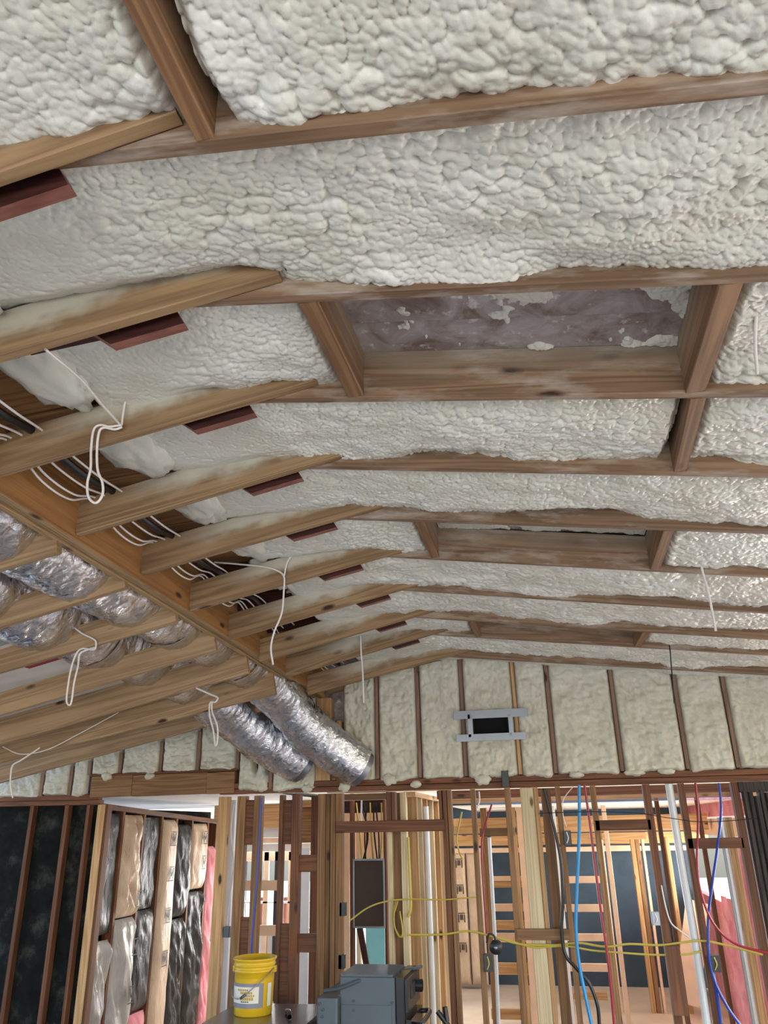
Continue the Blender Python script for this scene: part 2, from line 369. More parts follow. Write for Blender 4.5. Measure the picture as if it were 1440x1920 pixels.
# blocking across the bays, skylight wells
def block(xc, i, w=.04, h=.188, drop=0, mat=None, tilt=0):
    y0, y1 = (RY[i] + .08 if i >= 0 else .58), RY[i + 1] + .04
    z0 = rz(max(i, 0), xc) - drop; z1 = rz(i + 1, xc) - drop
    return beam('blocking', (xc, y0, z0), (xc + tilt, y1, z1), (-1, 0, 0), -w / 2, w / 2, 0, h, mat or M_BLOCK, CEIL)
block(-.56, 1, .058, tilt=.01); block(.575, 1, .062); block(.59, 2, .05, tilt=.02); block(-.60, -1, .042)
block(-.52, 4, .045); block(.645, 4, .05); block(-.44, 7, .04); block(.72, 7, .05)
# bare roof boards over the skylight wells
for i, xa, xb in ((1, -.6, .6), (4, -.56, .7), (7, -.5, .8)):
    y0, y1 = RY[i] + .06, RY[i + 1] + .06; n = 3
    for q in range(n):
        ya, yb = y0 + (y1 - y0) * q / n + .002, y0 + (y1 - y0) * (q + 1) / n - .002
        h = DZ - .03 + random.uniform(-.004, .004)
        beam('roof_board', (xa, ya, rz(i, xa) + h), (xb, ya, rz(i, xb) + h), (0, 1, 0), 0, yb - ya, 0, .02, M_DECK, CEIL)

# ------------------------------------------------------------------ spray foam in the bays
def foam_base(i, x):
    """height of the bottom of rafter pair i interpolated to bay i (numpy)"""
    L = LF[i][0] * x + LF[i][1]; R = RF[i][0] * x + RF[i][1]
    k0 = KN[i]; off = np.where(x < k0, .030 + .16 * (k0 - x), .030)
    return np.minimum(L, R) + off
SEEDS = [11, 23, 35, 52, 64, 71, 85, 97, 103, 118, 127]
def foam_bay(i, xa, xb, res, seed, extra=None):
    y0 = (RY[i] + .062) if i >= 0 else .56
    y1 = RY[i + 1] + .045 if i >= 0 else RY[0] + .045
    j0, j1 = max(i, 0), i + 1
    xv = .45 + .30 * y1                                  # beyond this the bay leaves the view: coarser there
    xs = np.arange(xa, min(xb, xv), res)
    xs = np.r_[xs, np.arange(xs[-1] + .02, xb, .02), [xb]] if xb > xv else np.r_[xs, [xb]]
    ys = np.linspace(y0, y1, max(12, int((y1 - y0) / res)))
    X, Y = np.meshgrid(xs, ys, indexing='ij'); t = (Y - y0) / (y1 - y0)
    Z = foam_base(j0, X) * (1 - t) + foam_base(j1, X) * t
    wl = (X - xa) * 0
    rel = foam_relief(X + i * 3.7, Y - y0, seed, 1.0, 1.0 if i < 3 else 1.15)
    calm = 1 - .66 * sstep(-.75, -1.2, X)             # smoother spray on the left slope
    edge = np.minimum(t, 1 - t)
    climb = .030 * (fbm(X * 2.6, Y * 0 + i, seed + 60, 2) - .5) + .014 * (fbm(X * 9, Y * 0 + i, seed + 61, 2) - .5)
    lift = sstep(.22, .0, 1 - t) * (.016 + climb * 2.4) + sstep(.12, 0, t) * .0
    Z = Z + lift - rel * calm + .014
    ends = sstep(.035, 0, np.minimum(X - xa, xb - X)) * .05
    Z = Z + ends
    # outer left: the foam climbs away above the joists
    o = link('spray_foam', grid_mesh('spray_foam', np.stack([X, Y, Z], -1), True, True), M_FOAM, CEIL); return o
for i in range(-1, 10):
    res = .0036 if i < 1 else (.0042 if i < 3 else (.0052 if i < 5 else .0075))
    segs = {1: [(-1.55, -.585), (.605, 2.3)], 4: [(-1.55, -.54), (.67, 2.3)], 7: [(-1.55, -.46), (.745, 2.3)], -1: [(-1.55, -.63), (-.56, 2.0)], 2: [(-1.55, .565), (.62, 2.0)]}.get(i, [(-1.55, 2.3)])
    for (xa, xb) in segs: foam_bay(i, xa, xb, res, SEEDS[i + 1])
# thin residue of foam left on the bare boards of the skylight wells
for i, xa, xb in ((1, -.54, .55), (4, -.49, .62), (7, -.42, .69)):
    xs = np.arange(xa, xb, .004); ys = np.arange(RY[i] + .085, RY[i + 1] + .036, .004); X, Y = np.meshgrid(xs, ys, indexing='ij'); t = (Y - ys[0]) / (ys[-1] - ys[0])
    n = fbm(X * 9, Y * 9, 40 + i, 4) + .10 * (fbm(X * 45, Y * 45, 50 + i, 2) - .5)
    wgt = (.16 * np.exp(-((X - .10) / .05) ** 2) + .20 * sstep(.30, .55, X) + .05 * sstep(.9, 1, t)) if i == 1 else (.22 * sstep(.55, .95, t) + .08)
    m = n + wgt - .70
    dz = np.where(m > 0, .004 + .045 * np.clip(m, 0, .16) + .006 * (1 - worley(X / .014, Y / .014, 7)), -.004)
    Z = (RF[i][0] * X + RF[i][1]) * (1 - t) + (RF[i + 1][0] * X + RF[i + 1][1]) * t + DZ - .032 - dz
    Z0 = RF[i][0] * X + RF[i][1] + DZ - .030 - dz
    o = link('foam_residue', grid_mesh('foam_residue', np.stack([X, Y, Z0], -1), True, True), M_FOAM, CEIL); o['kind'] = 'stuff'
# dark end of an old hanger showing above the second rafter
c = at(556, 508, 1.70)
beam('old_hanger', (c[0], 1.665, c[2] - .01), (c[0], 1.665, c[2] + .12), (1, 0, 0), -.026, .026, 0, .05, M_OLDDK, CEIL)
# foam on the outer left slope, above the joists and ducts
xs = np.arange(-5.5, -2.05, .03); ys = np.arange(-.5, 7.05, .03); X, Y = np.meshgrid(xs, ys, indexing='ij')
Z = 3.86 + .20 * (X + 2.0) - 1.6 * foam_relief(X, Y, 77, .3)
link('spray_foam', grid_mesh('spray_foam', np.stack([X, Y, Z], -1), True, True), M_FOAM, CEIL)
# brown boards lining the cavity beside the beam
for q in range(12):
    y = -.1 + q * .6
    beam('cavity_board', (-2.0, y, 3.56), (-1.45, y, 3.60), (0, 1, 0), 0, .58, 0, .02, M_MID, CEIL)
# foam lumps hanging where the two roofs meet
for i in range(0, 9):
    bm = bmesh.new(); bmesh.ops.create_icosphere(bm, subdivisions=4, radius=1)
    for vt in bm.verts:
        p = vt.co; d = 1 + .7 * (fbm(np.array(p.x * 2.4 + i * 3), np.array(p.y * 2.4 + p.z * 1.7), 5) - .5) + .22 * (1 - float(worley(np.array(p.x * 5 + i), np.array(p.y * 5 + p.z * 4), i)))
        vt.co = Vector((p.x * .11, p.y * .22, p.z * .055)) * float(d)
    me = bpy.data.meshes.new('foam_lump'); bm.to_mesh(me); bm.free(); me.shade_smooth()
    link('foam_lump', me, M_FOAM, CEIL, Matrix.Translation((-1.55 + random.uniform(-.04, .04), RY[i] + .33, 3.56)))

# ------------------------------------------------------------------ setting: walls, floor
floor = slab('floor', [(-6, -4.2, 0), (3.9, -4.2, 0), (3.9, 7.05, 0), (-6, 7.05, 0)], M_FLOOR)
slab('floor_rear', [(-6, 7.05, 0), (3.9, 7.05, 0), (3.9, 13.0, 0), (-6, 13.0, 0)], M_FLOORLIT)
def wallbox(name, lo, hi, mat):
    o = box(name, lo, hi, mat); o['kind'] = 'structure'; return o
# wall behind the camera: piers and sill around the two openings
WF = wallbox('wall_front', (-5.6, -4.15, 0), (3.8, -4.0, .35), M_BLACKB)
for x0, x1, z0, z1 in ((-5.6, -4.7, .35, 3.3), (-2.1, -1.3, .35, 3.3), (2.5, 3.8, .35, 3.0), (-4.7, -2.1, 2.35, 3.3), (-1.3, 2.5, 2.35, 3.5)): box('wall_panel', (x0, -4.15, z0), (x1, -4.0, z1), M_BLACKB, WF)
WR = wallbox('wall_right', (3.8, -4.15, 0), (3.95, 7.1, .35), M_MID)
for y0, y1, z0, z1 in ((-4.15, -.7, .35, 3.0), (3.1, 4.0, .35, 3.0), (6.4, 7.1, .35, 3.0), (-.7, .6, .35, 3.0), (.6, 3.1, 2.15, 3.0), (4.0, 6.4, .35, 3.0)): box('wall_panel', (3.8, y0, z0), (3.95, y1, z1), M_MID, WR)
WL = wallbox('wall_left', (-5.75, -4.15, 0), (-5.6, 7.1, .5), M_BLACKB)
for y0, y1, z0, z1 in ((-4.15, 2.1, .5, 2.9), (5.1, 7.1, .5, 2.9), (2.1, 5.1, .5, 2.9)): box('wall_panel', (-5.75, y0, z0), (-5.6, y1, z1), M_BLACKB, WL)

YB = 7.0
WB = bpy.data.objects.new('wall_back', None); COL.objects.link(WB); WB['kind'] = 'structure'
def X7(px, py, Y=YB): return at(px, py, Y)[0]
# plates: right run and the lower left run
beam('top_plate', (X7(440, 1483), YB + .0, 2.425), (3.7, YB, 2.405), (0, 1, 0), -.01, .09, 0, .045, M_OLD, WB)
beam('top_plate', (X7(412, 1490), YB + .0, 2.378), (3.7, YB, 2.36), (0, 1, 0), -.005, .09, 0, .043, M_OLD, WB)
beam('top_plate', (-5.6, YB, 2.375), (X7(182, 1500), YB, 2.365), (0, 1, 0), -.005, .09, 0, .045, M_OLD, WB)
beam('top_plate', (-5.6, YB, 2.33), (X7(185, 1505), YB, 2.32), (0, 1, 0), 0, .09, 0, .043, M_OLD, WB)
xa, xb = X7(172, 1480), X7(441, 1470)
for a, b in ((xa, xa + .42), (xa + .424, xb - .27), (xb - .267, xb)):
    beam('header', (a, YB - .02, 2.385), (b, YB - .02, 2.39), (0, 1, 0), 0, .10, 0, .185, M_MID, WB)
beam('cap_board', (xa - .02, YB - .03, 2.572), (xb + .02, YB - .03, 2.578), (0, 1, 0), 0, .1, 0, .02, M_OLD, WB)
# gable studs and foam panels between them
def gtop(x):
    if x < -1.95: return min(jz(9, x) + .10, 3.2)
    return lz(10, x) + .02 if x < KN[10] else rz(10, x) + .02
GS = [(78, 1470, 78, 1490), (132, 1455, 132, 1490), (166, 1440, 166, 1495), (227, 1430, 225, 1452), (303, 1405, 301, 1450), (374, 1385, 371, 1440), (448, 1370, 444, 1470), (509, 1400, 508, 1470)]
GS2 = [(708, 1295, 706, 1445), (784, 1270, 786, 1452), (867, 1255, 870, 1450), (964, 1255, 972, 1452), (1022, 1260, 1044, 1447), (1143, 1270, 1168, 1440), (1265, 1275, 1288, 1438), (1356, 1285, 1383, 1430)]
gx = [X7((a + c) / 2, (b + d) / 2) for a, b, c, d in GS] ; gx2 = [X7((a + c) / 2, (b + d) / 2) for a, b, c, d in GS2]
gx2 += [gx2[-1] + .41 * q for q in range(1, 5)]
for x in gx: stud(x - .015, x + .015, YB - .012, YB + .08, 2.41 if x < -4.3 or x > -2.8 else 2.59, gtop(x) + .0, M_GST, WB)
for x in gx2: stud(x - .015, x + .015, YB - .012, YB + .08, 2.47, gtop(x) + .05, M_GST if abs(x + .25) > .1 else M_GOLD, WB)
box('gable_sheathing', (-5.6, YB + .10, 2.41), (3.8, YB + .13, 4.1), M_DECK, WB)
# post group carrying the beam
for a, b, m in ((594, 621, M_GOLD), (623, 631, M_MID), (632, 640, M_GOLD)):
    stud(X7(a, 1420), X7(b, 1420), YB - .03, YB + .1, 2.47, 3.19 if a < 600 else 2.98, m, WB, 'post')
def gfoam(xa, xb, zb, hole=None, seed=3, top=None, pits=()):
    n = max(12, int((xb - xa) / .011)); m = 90
    u = np.linspace(0, 1, n); w = np.linspace(0, 1, m)
    xs = xa + (xb - xa) * u; tops = np.array([(top or gtop)(x) + .03 for x in xs])
    Uv, Wv = np.meshgrid(u, w, indexing='ij'); X = xa + (xb - xa) * Uv
    sag = zb - .045 * fbm(xs * 7, xs * 0, seed + 4, 2) * 1.0
    Z = sag[:, None] + (tops - sag)[:, None] * Wv
    d = .85 * foam_relief(X, Z * .8, seed, 1.0, 1.5) + .040 * fbm(X * 30 + Z * 12, Z * 14, seed + 8, 4)
    ed = np.minimum(Uv, 1 - Uv) * (xb - xa)
    d = d * sstep(0, .03, ed) + sstep(.14, .0, Z - sag[:, None]) * .02 * sstep(0, .05, ed)
    Y = YB + .012 - d + sstep(.012, 0, ed) * .02 + sstep(.02, 0, Z - sag[:, None]) * .05
    if hole:
        ins = (X > hole[0]) & (X < hole[1]) & (Z > hole[2]) & (Z < hole[3]); Y = np.where(ins, YB + .09, Y)
    for (px_, pz_, r1, r2) in pits:
        q = ((X - px_) / r1) ** 2 + ((Z - pz_) / r2) ** 2; Y = Y + .16 * np.exp(-q ** 2)
        X = X
    link('spray_foam', grid_mesh('spray_foam', np.stack([X, Y, Z], -1), True, True), M_FOAMW, WB)
H0, H1 = at(887, 1343, 6.95), at(953, 1378, 6.95)
hole = (H0[0] - .01, H1[0] + .01, H1[2] - .01, H0[2] + .01)
for a, b in zip([-5.5] + gx, gx + [X7(593, 1430) + .015]):
    lowz = 2.40 if (b < -4.2 or a > -2.85) else 2.585
    pits = [(X7(480, 1425), 2.67, .026, .11), (X7(501, 1435), 2.62, .022, .08)] if abs(a - gx[-2]) < .01 else []
    gfoam(a + .013, b - .013, lowz + .02, seed=int((a + 9) * 10), pits=pits)
xp = X7(640, 1430)
for a, b in zip([xp] + gx2[:-1], gx2):
    gfoam(a + .013, b - .013, 2.47, hole if a < -.5 < b else None, seed=int((a + 9) * 10))
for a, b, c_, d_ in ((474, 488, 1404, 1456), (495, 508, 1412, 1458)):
    p, q = at(a, d_, YB + .085), at(b, c_, YB + .085); box('pit_shade_plate', (p[0], YB + .075, p[2]), (q[0], YB + .085, q[2]), M_FLATBLK, WB)  # black plates behind the foam pits, painted stand-in for their deep shade
# bottom fringe of foam that sagged over the plate
for px, py, rx, rz_ in ((470, 1474, .05, .03), (575, 1478, .05, .035), (645, 1475, .05, .05), (730, 1462, .06, .05), (780, 1470, .05, .03), (905, 1462, .07, .045), (1080, 1452, .06, .03), (1190, 1448, .08, .03), (1250, 1446, .07, .025), (200, 1456, .05, .04), (280, 1456, .05, .03)):
    p = at(px, py, 6.97); bm = bmesh.new(); bmesh.ops.create_icosphere(bm, subdivisions=3, radius=1)
    for vt in bm.verts:
        q = vt.co; dd = 1 + .5 * (vnoise(np.array(q.x * 2.5 + px), np.array(q.z * 2.5 + q.y), 3) - .5); vt.co = Vector((q.x * rx, q.y * .03, q.z * rz_)) * float(dd)
    me = bpy.data.meshes.new('foam_blob'); bm.to_mesh(me); bm.free(); me.shade_smooth()
    link('foam_blob', me, M_FOAMW, WB, Matrix.Translation(p))

# ---- lower framing of the back wall
def vs(p0, p1, Y, dep, z0, z1, mat, py=1600, name='stud', parent=None):
    x0, x1 = at(p0, py, Y)[0], at(p1, py, Y)[0]
    return stud(x0, x1, Y, Y + dep, z0, z1, mat, parent or WB, name)
# px ranges are read at image row 1600
for p0, p1, Y, m in ((404, 422, 7.0, M_GOLD), (440, 456, 7.0, M_MID), (472, 486, 7.0, M_MID), (521, 528, 7.0, M_OLD), (545, 560, 7.0, M_OLD), (595, 609, 7.0, M_MID), (610, 618, 7.03, M_MID), (619, 628, 7.0, M_MID), (629, 641, 7.0, M_MID),
                     (832, 842, 7.0, M_OLD), (843, 851, 7.0, M_MID), (888, 897, 7.0, M_MID), (954, 965, 7.0, M_MID), (1052, 1062, 7.0, M_MID), (1120, 1131, 7.0, M_MID), (1222, 1236, 7.0, M_OLD), (1291, 1303, 7.0, M_OLD), (1394, 1408, 7.0, M_OLD)):
    vs(p0, p1, Y, .089, 0, 2.36, m)
vs(173, 187, 6.99, .09, 0, 2.32, M_GOLD); vs(189, 193, 7.0, .08, 0, 2.32, M_OLD)
for p0, p1 in ((44, 51), (110, 118), (152, 158)): vs(p0, p1, 7.0, .07, 0, 2.33, M_OLD)
def hb(px0, px1, py0, py1, Y, dep, mat, name='block', parent=None):
    a, b = at(px0, py1, Y), at(px1, py1, Y); c = at((px0 + px1) / 2, py0, Y); d = at((px0 + px1) / 2, py1, Y)
    zm = d[2]; return beam(name, (a[0], Y, zm), (b[0], Y, zm), (0, 1, 0), 0, dep, 0, c[2] - zm, mat, parent or WB)
hb(456, 473, 1500, 1584, 7.02, .04, M_OLD); hb(528, 546, 1500, 1583, 7.02, .04, M_OLD)
hb(446, 470, 1720, 1800, 7.02, .04, M_OLD); hb(522, 545, 1732, 1900, 7.02, .04, M_OLD)
hb(552, 596, 1603, 1635, 7.02, .04, M_OLD); hb(550, 594, 1751, 1786, 7.02, .04, M_OLD)
hb(630, 834, 1538, 1560, 6.985, .04, M_OLD, 'header'); hb(1118, 1222, 1537, 1557, 7.0, .06, M_OLD, 'header'); hb(1292, 1396, 1571, 1591, 7.0, .06, M_OLD, 'header')
hb(970, 1069, 1742, 1763, 6.97, .04, M_MID)
vs(724, 733, 7.0, .089, 2.13, 2.36, M_OLD, 1510); vs(734, 741, 7.0, .089, 2.13, 2.36, M_OLD, 1510)
vs(823, 831, 7.0, .089, 2.13, 2.36, M_OLD, 1510)
# pale doubled posts beyond the door opening
vs(726, 736, 7.14, .09, 0, 2.36, M_PALE); vs(737, 752, 7.2, .04, 0, 2.36, M_MID); vs(752, 763, 7.14, .09, 0, 2.36, M_PALE)
# thick pale post in front of the framing
px0 = at(984, 1600, 7.0)[0]; px1 = at(1014, 1600, 7.0)[0]
POST = box('post', (px0, 7.01, 0), (px1 - .02, 7.10, 2.36), M_PALE, WB); box('post', (px1 - .018, 7.02, 0), (px1 + .02, 7.10, 2.36), M_GOLD, WB)
vs(1024, 1043, 7.13, .09, 0, 2.36, M_MID)
vs(1251, 1277, 6.95, .045, .75, 1.2, M_OLD, 1800, 'scab_board')
# second plate and floor beams seen just under the top plate
for Y, z, h, m in ((7.9, 2.40, .05, M_GOLD), (8.3, 2.33, .08, M_OLD), (8.9, 2.30, .05, M_MID)):
    beam('ceiling_joist', (-1.15 if Y > 8 else -2.2, Y, z), (2.0, Y, z), (0, 1, 0), 0, .09, 0, h, m, WB)

# left of the opening: dark wall behind the studs
DW = wallbox('wall_left_dark', (-5.6, YB + .085, 0), (-4.2, YB + .12, 2.36), M_BLACKB)
for q in range(30):
    z = .06 + q * .077; xo = -5.55 + random.uniform(0, .1)
    while xo < -4.3:
        L = random.uniform(.2, .7)
        if random.random() < .75: box('lath', (xo, YB + .066 + random.uniform(0, .02), z), (min(xo + L, -4.27), YB + .084, z + .06), M_BLACKB, DW, .006)
        xo += L + .01
# hall side wall with insulation
HX = -4.19
HW = bpy.data.objects.new('wall_hall', None); COL.objects.link(HW); HW['kind'] = 'structure'
hz = lambda Y: 2.335 - .046 * (Y - 7.14)
box('sheathing', (HX - .16, 7.12, 0), (HX - .12, 9.95, 2.3), M_BLACKB, HW)
beam('top_plate', (HX, 7.1, hz(7.1) - .05), (HX, 9.95, hz(9.95) - .05), (-1, 0, 0), -.01, .11, 0, .05, M_OLD, HW)
HY = [7.55, 7.98, 8.385, 8.745, 9.16, 9.62, 9.88]
for y in HY:
    beam('stud', (HX, y, 0), (HX, y, hz(y) - .05), (-1, 0, 0), -.0, .1, -.02, .02, M_OLD, HW)
ceilh = slab('ceiling_hall', [(-7.5, 7.06, 2.385), (-2.62, 7.06, 2.40), (-2.62, 11.4, 2.40), (-7.5, 11.4, 2.385)], M_CEILW)

# ------------------------------------------------------------------ the support beam
B = root('support_beam', (-2.03, 3.2, BZ), 'long laminated plywood beam running from upper left to the back wall, rafters butting both sides', 'beam')
tw = (BX1 - BX0) / 3
for q in range(3):
    dz = (.0, .009, -.003)[q]
    pl = beam('ply', (BX0 + tw * q, -3.9, BZ + dz + BSL * (-3.9 - 2.87)), (BX0 + tw * q, 6.965, BZ + dz + BSL * (6.965 - 2.87)), (-1, 0, 0), -tw + .004, 0, 0, .30, (M_PLY, M_PLY, M_LVL)[q], B, .005)
    if q == 2: pl.data.materials.append(M_PLY); pl.data.polygons[0].material_index = 1

# ------------------------------------------------------------------ foil ducts
def duct(path, r, label, seed):
    C = catmull(path, 40)
    # even spacing
    s = np.r_[0, np.cumsum(np.linalg.norm(np.diff(C, axis=0), axis=1))]; n = int(s[-1] / .012)
    C = np.stack([np.interp(np.linspace(0, s[-1], n), s, C[:, q]) for q in range(3)], 1); L = np.linspace(0, s[-1], n)
    th = np.linspace(0, 2 * np.pi, 57); LL, TH = np.meshgrid(L, th, indexing='ij')
    cs, sn = np.cos(TH), np.sin(TH)
    wr = (fbm(LL * 20 + 5 * cs, cs * 5 + sn * 4 + LL * 6, seed, 3) - .5) * .026 + (fbm(LL * 5, cs * 2 + 3 * sn, seed + 3, 2) - .5) * .035 + .0015 * np.sin(LL * 120)
    sag = .012 * np.sin(LL * 2 * np.pi / .591)
    tail = sstep(L[-1] - 1.5, L[-1] - .7, LL)             # the jacket is pulled tighter where it dives into the wall
    rad = r * (1 - .17 * tail) + wr * .8 + .25 * sag
    P = sweep_pts(C, list(rad), 56)
    o = root('flexible_duct', tuple(C[0]), label, 'duct')
    link('duct_jacket', grid_mesh('duct_jacket', P), M_FOIL, o)
    e = C[-1]; t = C[-1] - C[-4]; t /= np.linalg.norm(t)
    link('collar', grid_mesh('collar', sweep_pts(np.array([e - t * .03, e, e + t * .06]), r * .72, 40)), M_GALV, o)
    for q in range(int(n * .25), n - 30, 95):
        if C[q][1] > 6.2: break
        link('support_strap', grid_mesh('support_strap', sweep_pts(np.array([C[q] + (C[q + 1] - C[q]) * s_ for s_ in np.linspace(-1.2, 1.2, 4)]), r * 1.04, 40)), M_FOIL, o)
    return o
duct([(-2.345, -1.0, 3.44), (-2.345, 1, 3.44), (-2.345, 3, 3.42), (-2.345, 5, 3.40), (-2.31, 5.85, 3.34), (-2.20, 6.25, 3.16), (-2.0, 6.62, 2.86), (-1.66, 6.93, 2.58)], .225, 'silver foil flexible duct beside the support beam, its right end dropping into the back wall', 5)
duct([(-2.87, -1.0, 3.35), (-2.87, 1, 3.35), (-2.87, 3, 3.33), (-2.87, 5, 3.31), (-2.80, 5.85, 3.25), (-2.70, 6.25, 3.08), (-2.5, 6.6, 2.87), (-2.2, 6.93, 2.64)], .24, 'silver foil flexible duct farther left of the support beam, second from the beam', 15)

# ------------------------------------------------------------------ ceiling opening box in the gable
V = root('wall_vent_opening', (H0[0], 6.95, H1[2]), 'rectangular sheet metal duct opening with black hole in the foamed back wall', 'vent')
def flange(x0, x1, y0, y1, nm='flange'):
    a, b = at(x0, y0, 6.93), at(x1, y1, 6.93); box(nm, (a[0], 6.925, min(a[2], b[2])), (b[0], 6.937, max(a[2], b[2])), M_GALV, V, .002)
flange(850, 990, 1334, 1343); flange(855, 987, 1378, 1386); flange(876, 888, 1340, 1382); flange(952, 964, 1340, 1380)
h0, h1, hz0, hz1 = H0[0], H1[0], H1[2], H0[2]
for lo, hi in (((h0 - .006, 6.937, hz0), (h0, 7.085, hz1)), ((h1, 6.937, hz0), (h1 + .006, 7.085, hz1)), ((h0, 6.937, hz0 - .006), (h1, 7.085, hz0)), ((h0, 6.937, hz1), (h1, 7.085, hz1 + .006))): box('duct_wall', lo, hi, M_FLATBLK, V, .001)  # inside of the sheet metal coloured black for the unlit duct depth
box('back_plate', (h0, 7.07, hz0), (h1, 7.085, hz1), M_FLATBLK, V, .001)
bx = box('junction_box', (X7(942, 1465), 6.93, 2.37), (X7(955, 1465), 6.995, 2.50), M_DKPLAST); tag(bx, 'small black box on the top plate below the wall vent', 'electrical box')

# ------------------------------------------------------------------ cables
def cable(name, pts, r, mat, label, cat='cable', group=None):
    o = tube(name, pts, r, mat, None, 8, 8); tag(o, label, cat, group); return o
def P(Y, *pp): return [at(x, y, Y) for x, y in pp]
WC = .0042
cable('hanging_cable', [at(85, 655, 1.70), at(150, 710, 1.9), at(190, 757, 2.08), at(226, 797, 2.255)] , WC, M_WHITEC, 'white cable slung from the second rafter down to the third')
cable('hanging_cable', P(2.255, (250, 738), (236, 752), (231, 775), (228, 798)), WC, M_WHITEC, 'short white cable coming over the top of the third rafter')
cable('hanging_cable', P(2.25, (228, 797), (205, 800), (188, 797), (176, 806), (171, 840), (170, 878), (164, 905), (166, 932), (180, 943), (192, 928), (192, 905), (183, 880), (182, 840), (186, 810), (195, 802), (215, 805), (229, 801)), WC * 1.1, M_WHITEC, 'white cable loop hanging from the third rafter at left')
cable('hanging_cable', P(4.03, (402, 1054), (450, 1058), (490, 1062), (515, 1068), (532, 1080), (532, 1110), (528, 1150), (514, 1185), (508, 1215), (512, 1246)), WC * 1.3, M_WHITEC, 'long white cable draped over a rafter right of the support beam')
cable('hanging_cable', P(4.03, (548, 1040), (538, 1056), (533, 1080)), WC * 1.2, M_WHITEC, 'short white cable end above the draped cable')
cable('hanging_cable', P(5.80, (676, 1186), (677, 1222), (680, 1260), (682, 1318)), WC * 1.6, M_WHITEC, 'single straight white cable hanging in front of the gable wall')
cable('hanging_cable', P(4.03, (120, 1160), (150, 1185), (175, 1198), (180, 1206), (176, 1218), (155, 1216), (143, 1226), (133, 1255), (127, 1290), (125, 1315), (131, 1322), (135, 1310), (139, 1280), (146, 1250), (150, 1226), (165, 1218), (178, 1214)), WC * 1.3, M_WHITEC, 'narrow white cable loop hanging under the left joists')
cable('hanging_cable', P(5.2, (368, 1290), (395, 1302), (408, 1308), (404, 1316), (394, 1318), (393, 1340), (400, 1370), (404, 1398), (408, 1385), (407, 1360), (398, 1335), (397, 1318)), WC * 1.5, M_WHITEC, 'white cable loop hanging near the lower end of the foil ducts')
cable('hanging_cable', P(5.75, (75, 1402), (40, 1425), (24, 1435), (20, 1455), (20, 1475), (24, 1496)), WC * 1.6, M_WHITEC, 'white cable dropping at the far left above the dark wall')
cable('hanging_cable', P(5.75, (222, 1336), (150, 1375), (90, 1405), (40, 1414), (5, 1400)), WC, M_WHITEC, 'thin pale cable stretched along the left joists')
cable('hanging_cable', P(4.06, (1290, 1052), (1312, 1056), (1318, 1075), (1328, 1110), (1336, 1150), (1342, 1183)), WC * 1.5, M_WHITEC, 'doubled pale cable hanging from a right rafter beside the second skylight well')
cable('hanging_cable', P(5.85, (1250, 1108), (1248, 1150), (1246, 1172), (1254, 1200), (1258, 1240), (1262, 1290), (1264, 1318)), WC, M_DKPLAST, 'thin dark cable running down in front of the right gable wall')
cable('hanging_cable', [at(1424, 505, 1.73), at(1420, 560, 1.9), at(1416, 640, 2.05), at(1420, 700, 2.2)], .005, M_WHITEC, 'pale cable in the foam bay right of the first skylight well')
# the bundle that follows the beam
def festoon(dx, z, sag, mat, r, label):
    pts = []
    for i in range(-1, 10):
        y = (RY[0] + .591 * i) + .02
        pts += [(BX1 + dx, y, z), (BX1 + dx + .012, y + .2, z - sag), (BX1 + dx + .012, y + .4, z - sag)]
    cable('cable_run', pts, r, mat, label)
festoon(.05, 3.470, .075, M_WHITEC, .005, 'white cable sagging along the beam, nearest to it'); festoon(.07, 3.475, .060, M_WHITEC, .005, 'white cable along the beam, second from it'); festoon(.115, 3.48, .035, M_WHITEC, .005, 'white cable along the beam, just left of the black hose')
festoon(.20, 3.49, .02, M_WHITEC, .005, 'white cable along the beam, right of the black hose'); festoon(.155, 3.495, .03, M_BLACKC, .016, 'thick black hose lying on the rafters beside the beam')
cable('hanging_cable', P(6.0, (255, 1283), (300, 1284), (345, 1276), (372, 1272)), .006, M_BLACKC, 'thin black cable between the left joists')

# ------------------------------------------------------------------ roll of wrap lying on the joists
WRP = root('wrap_sheet', (-3.9, 4.6, 3.05), 'white printed wrap sheet with red and blue marks lying above the left joists', 'sheet')
xs = np.linspace(-5.0, -3.05, 60); ys = np.linspace(4.0, 5.9, 60); X, Y = np.meshgrid(xs, ys, indexing='ij')
zj = lambda x: jz(6, x) + .19
Z = zj(X) + .025 * fbm(X * 4, Y * 4, 3)
link('sheet', grid_mesh('sheet', np.stack([X, Y, Z], -1)), M_WRAP, WRP)
for xx, yy, w, m in ((-3.25, 4.38, .32, M_REDP), (-3.66, 4.45, .12, M_FLATBLK), (-4.1, 4.55, .2, M_BLUEP), (-3.45, 5.15, .26, M_BLUEP), (-3.2, 5.0, .2, M_FLATBLK)):
    q = beam('printed_stripe', (xx, yy, zj(xx) - .004), (xx + w, yy, zj(xx + w) - .004), (0, 1, 0), 0, .07, 0, .004, m, WRP, .001)

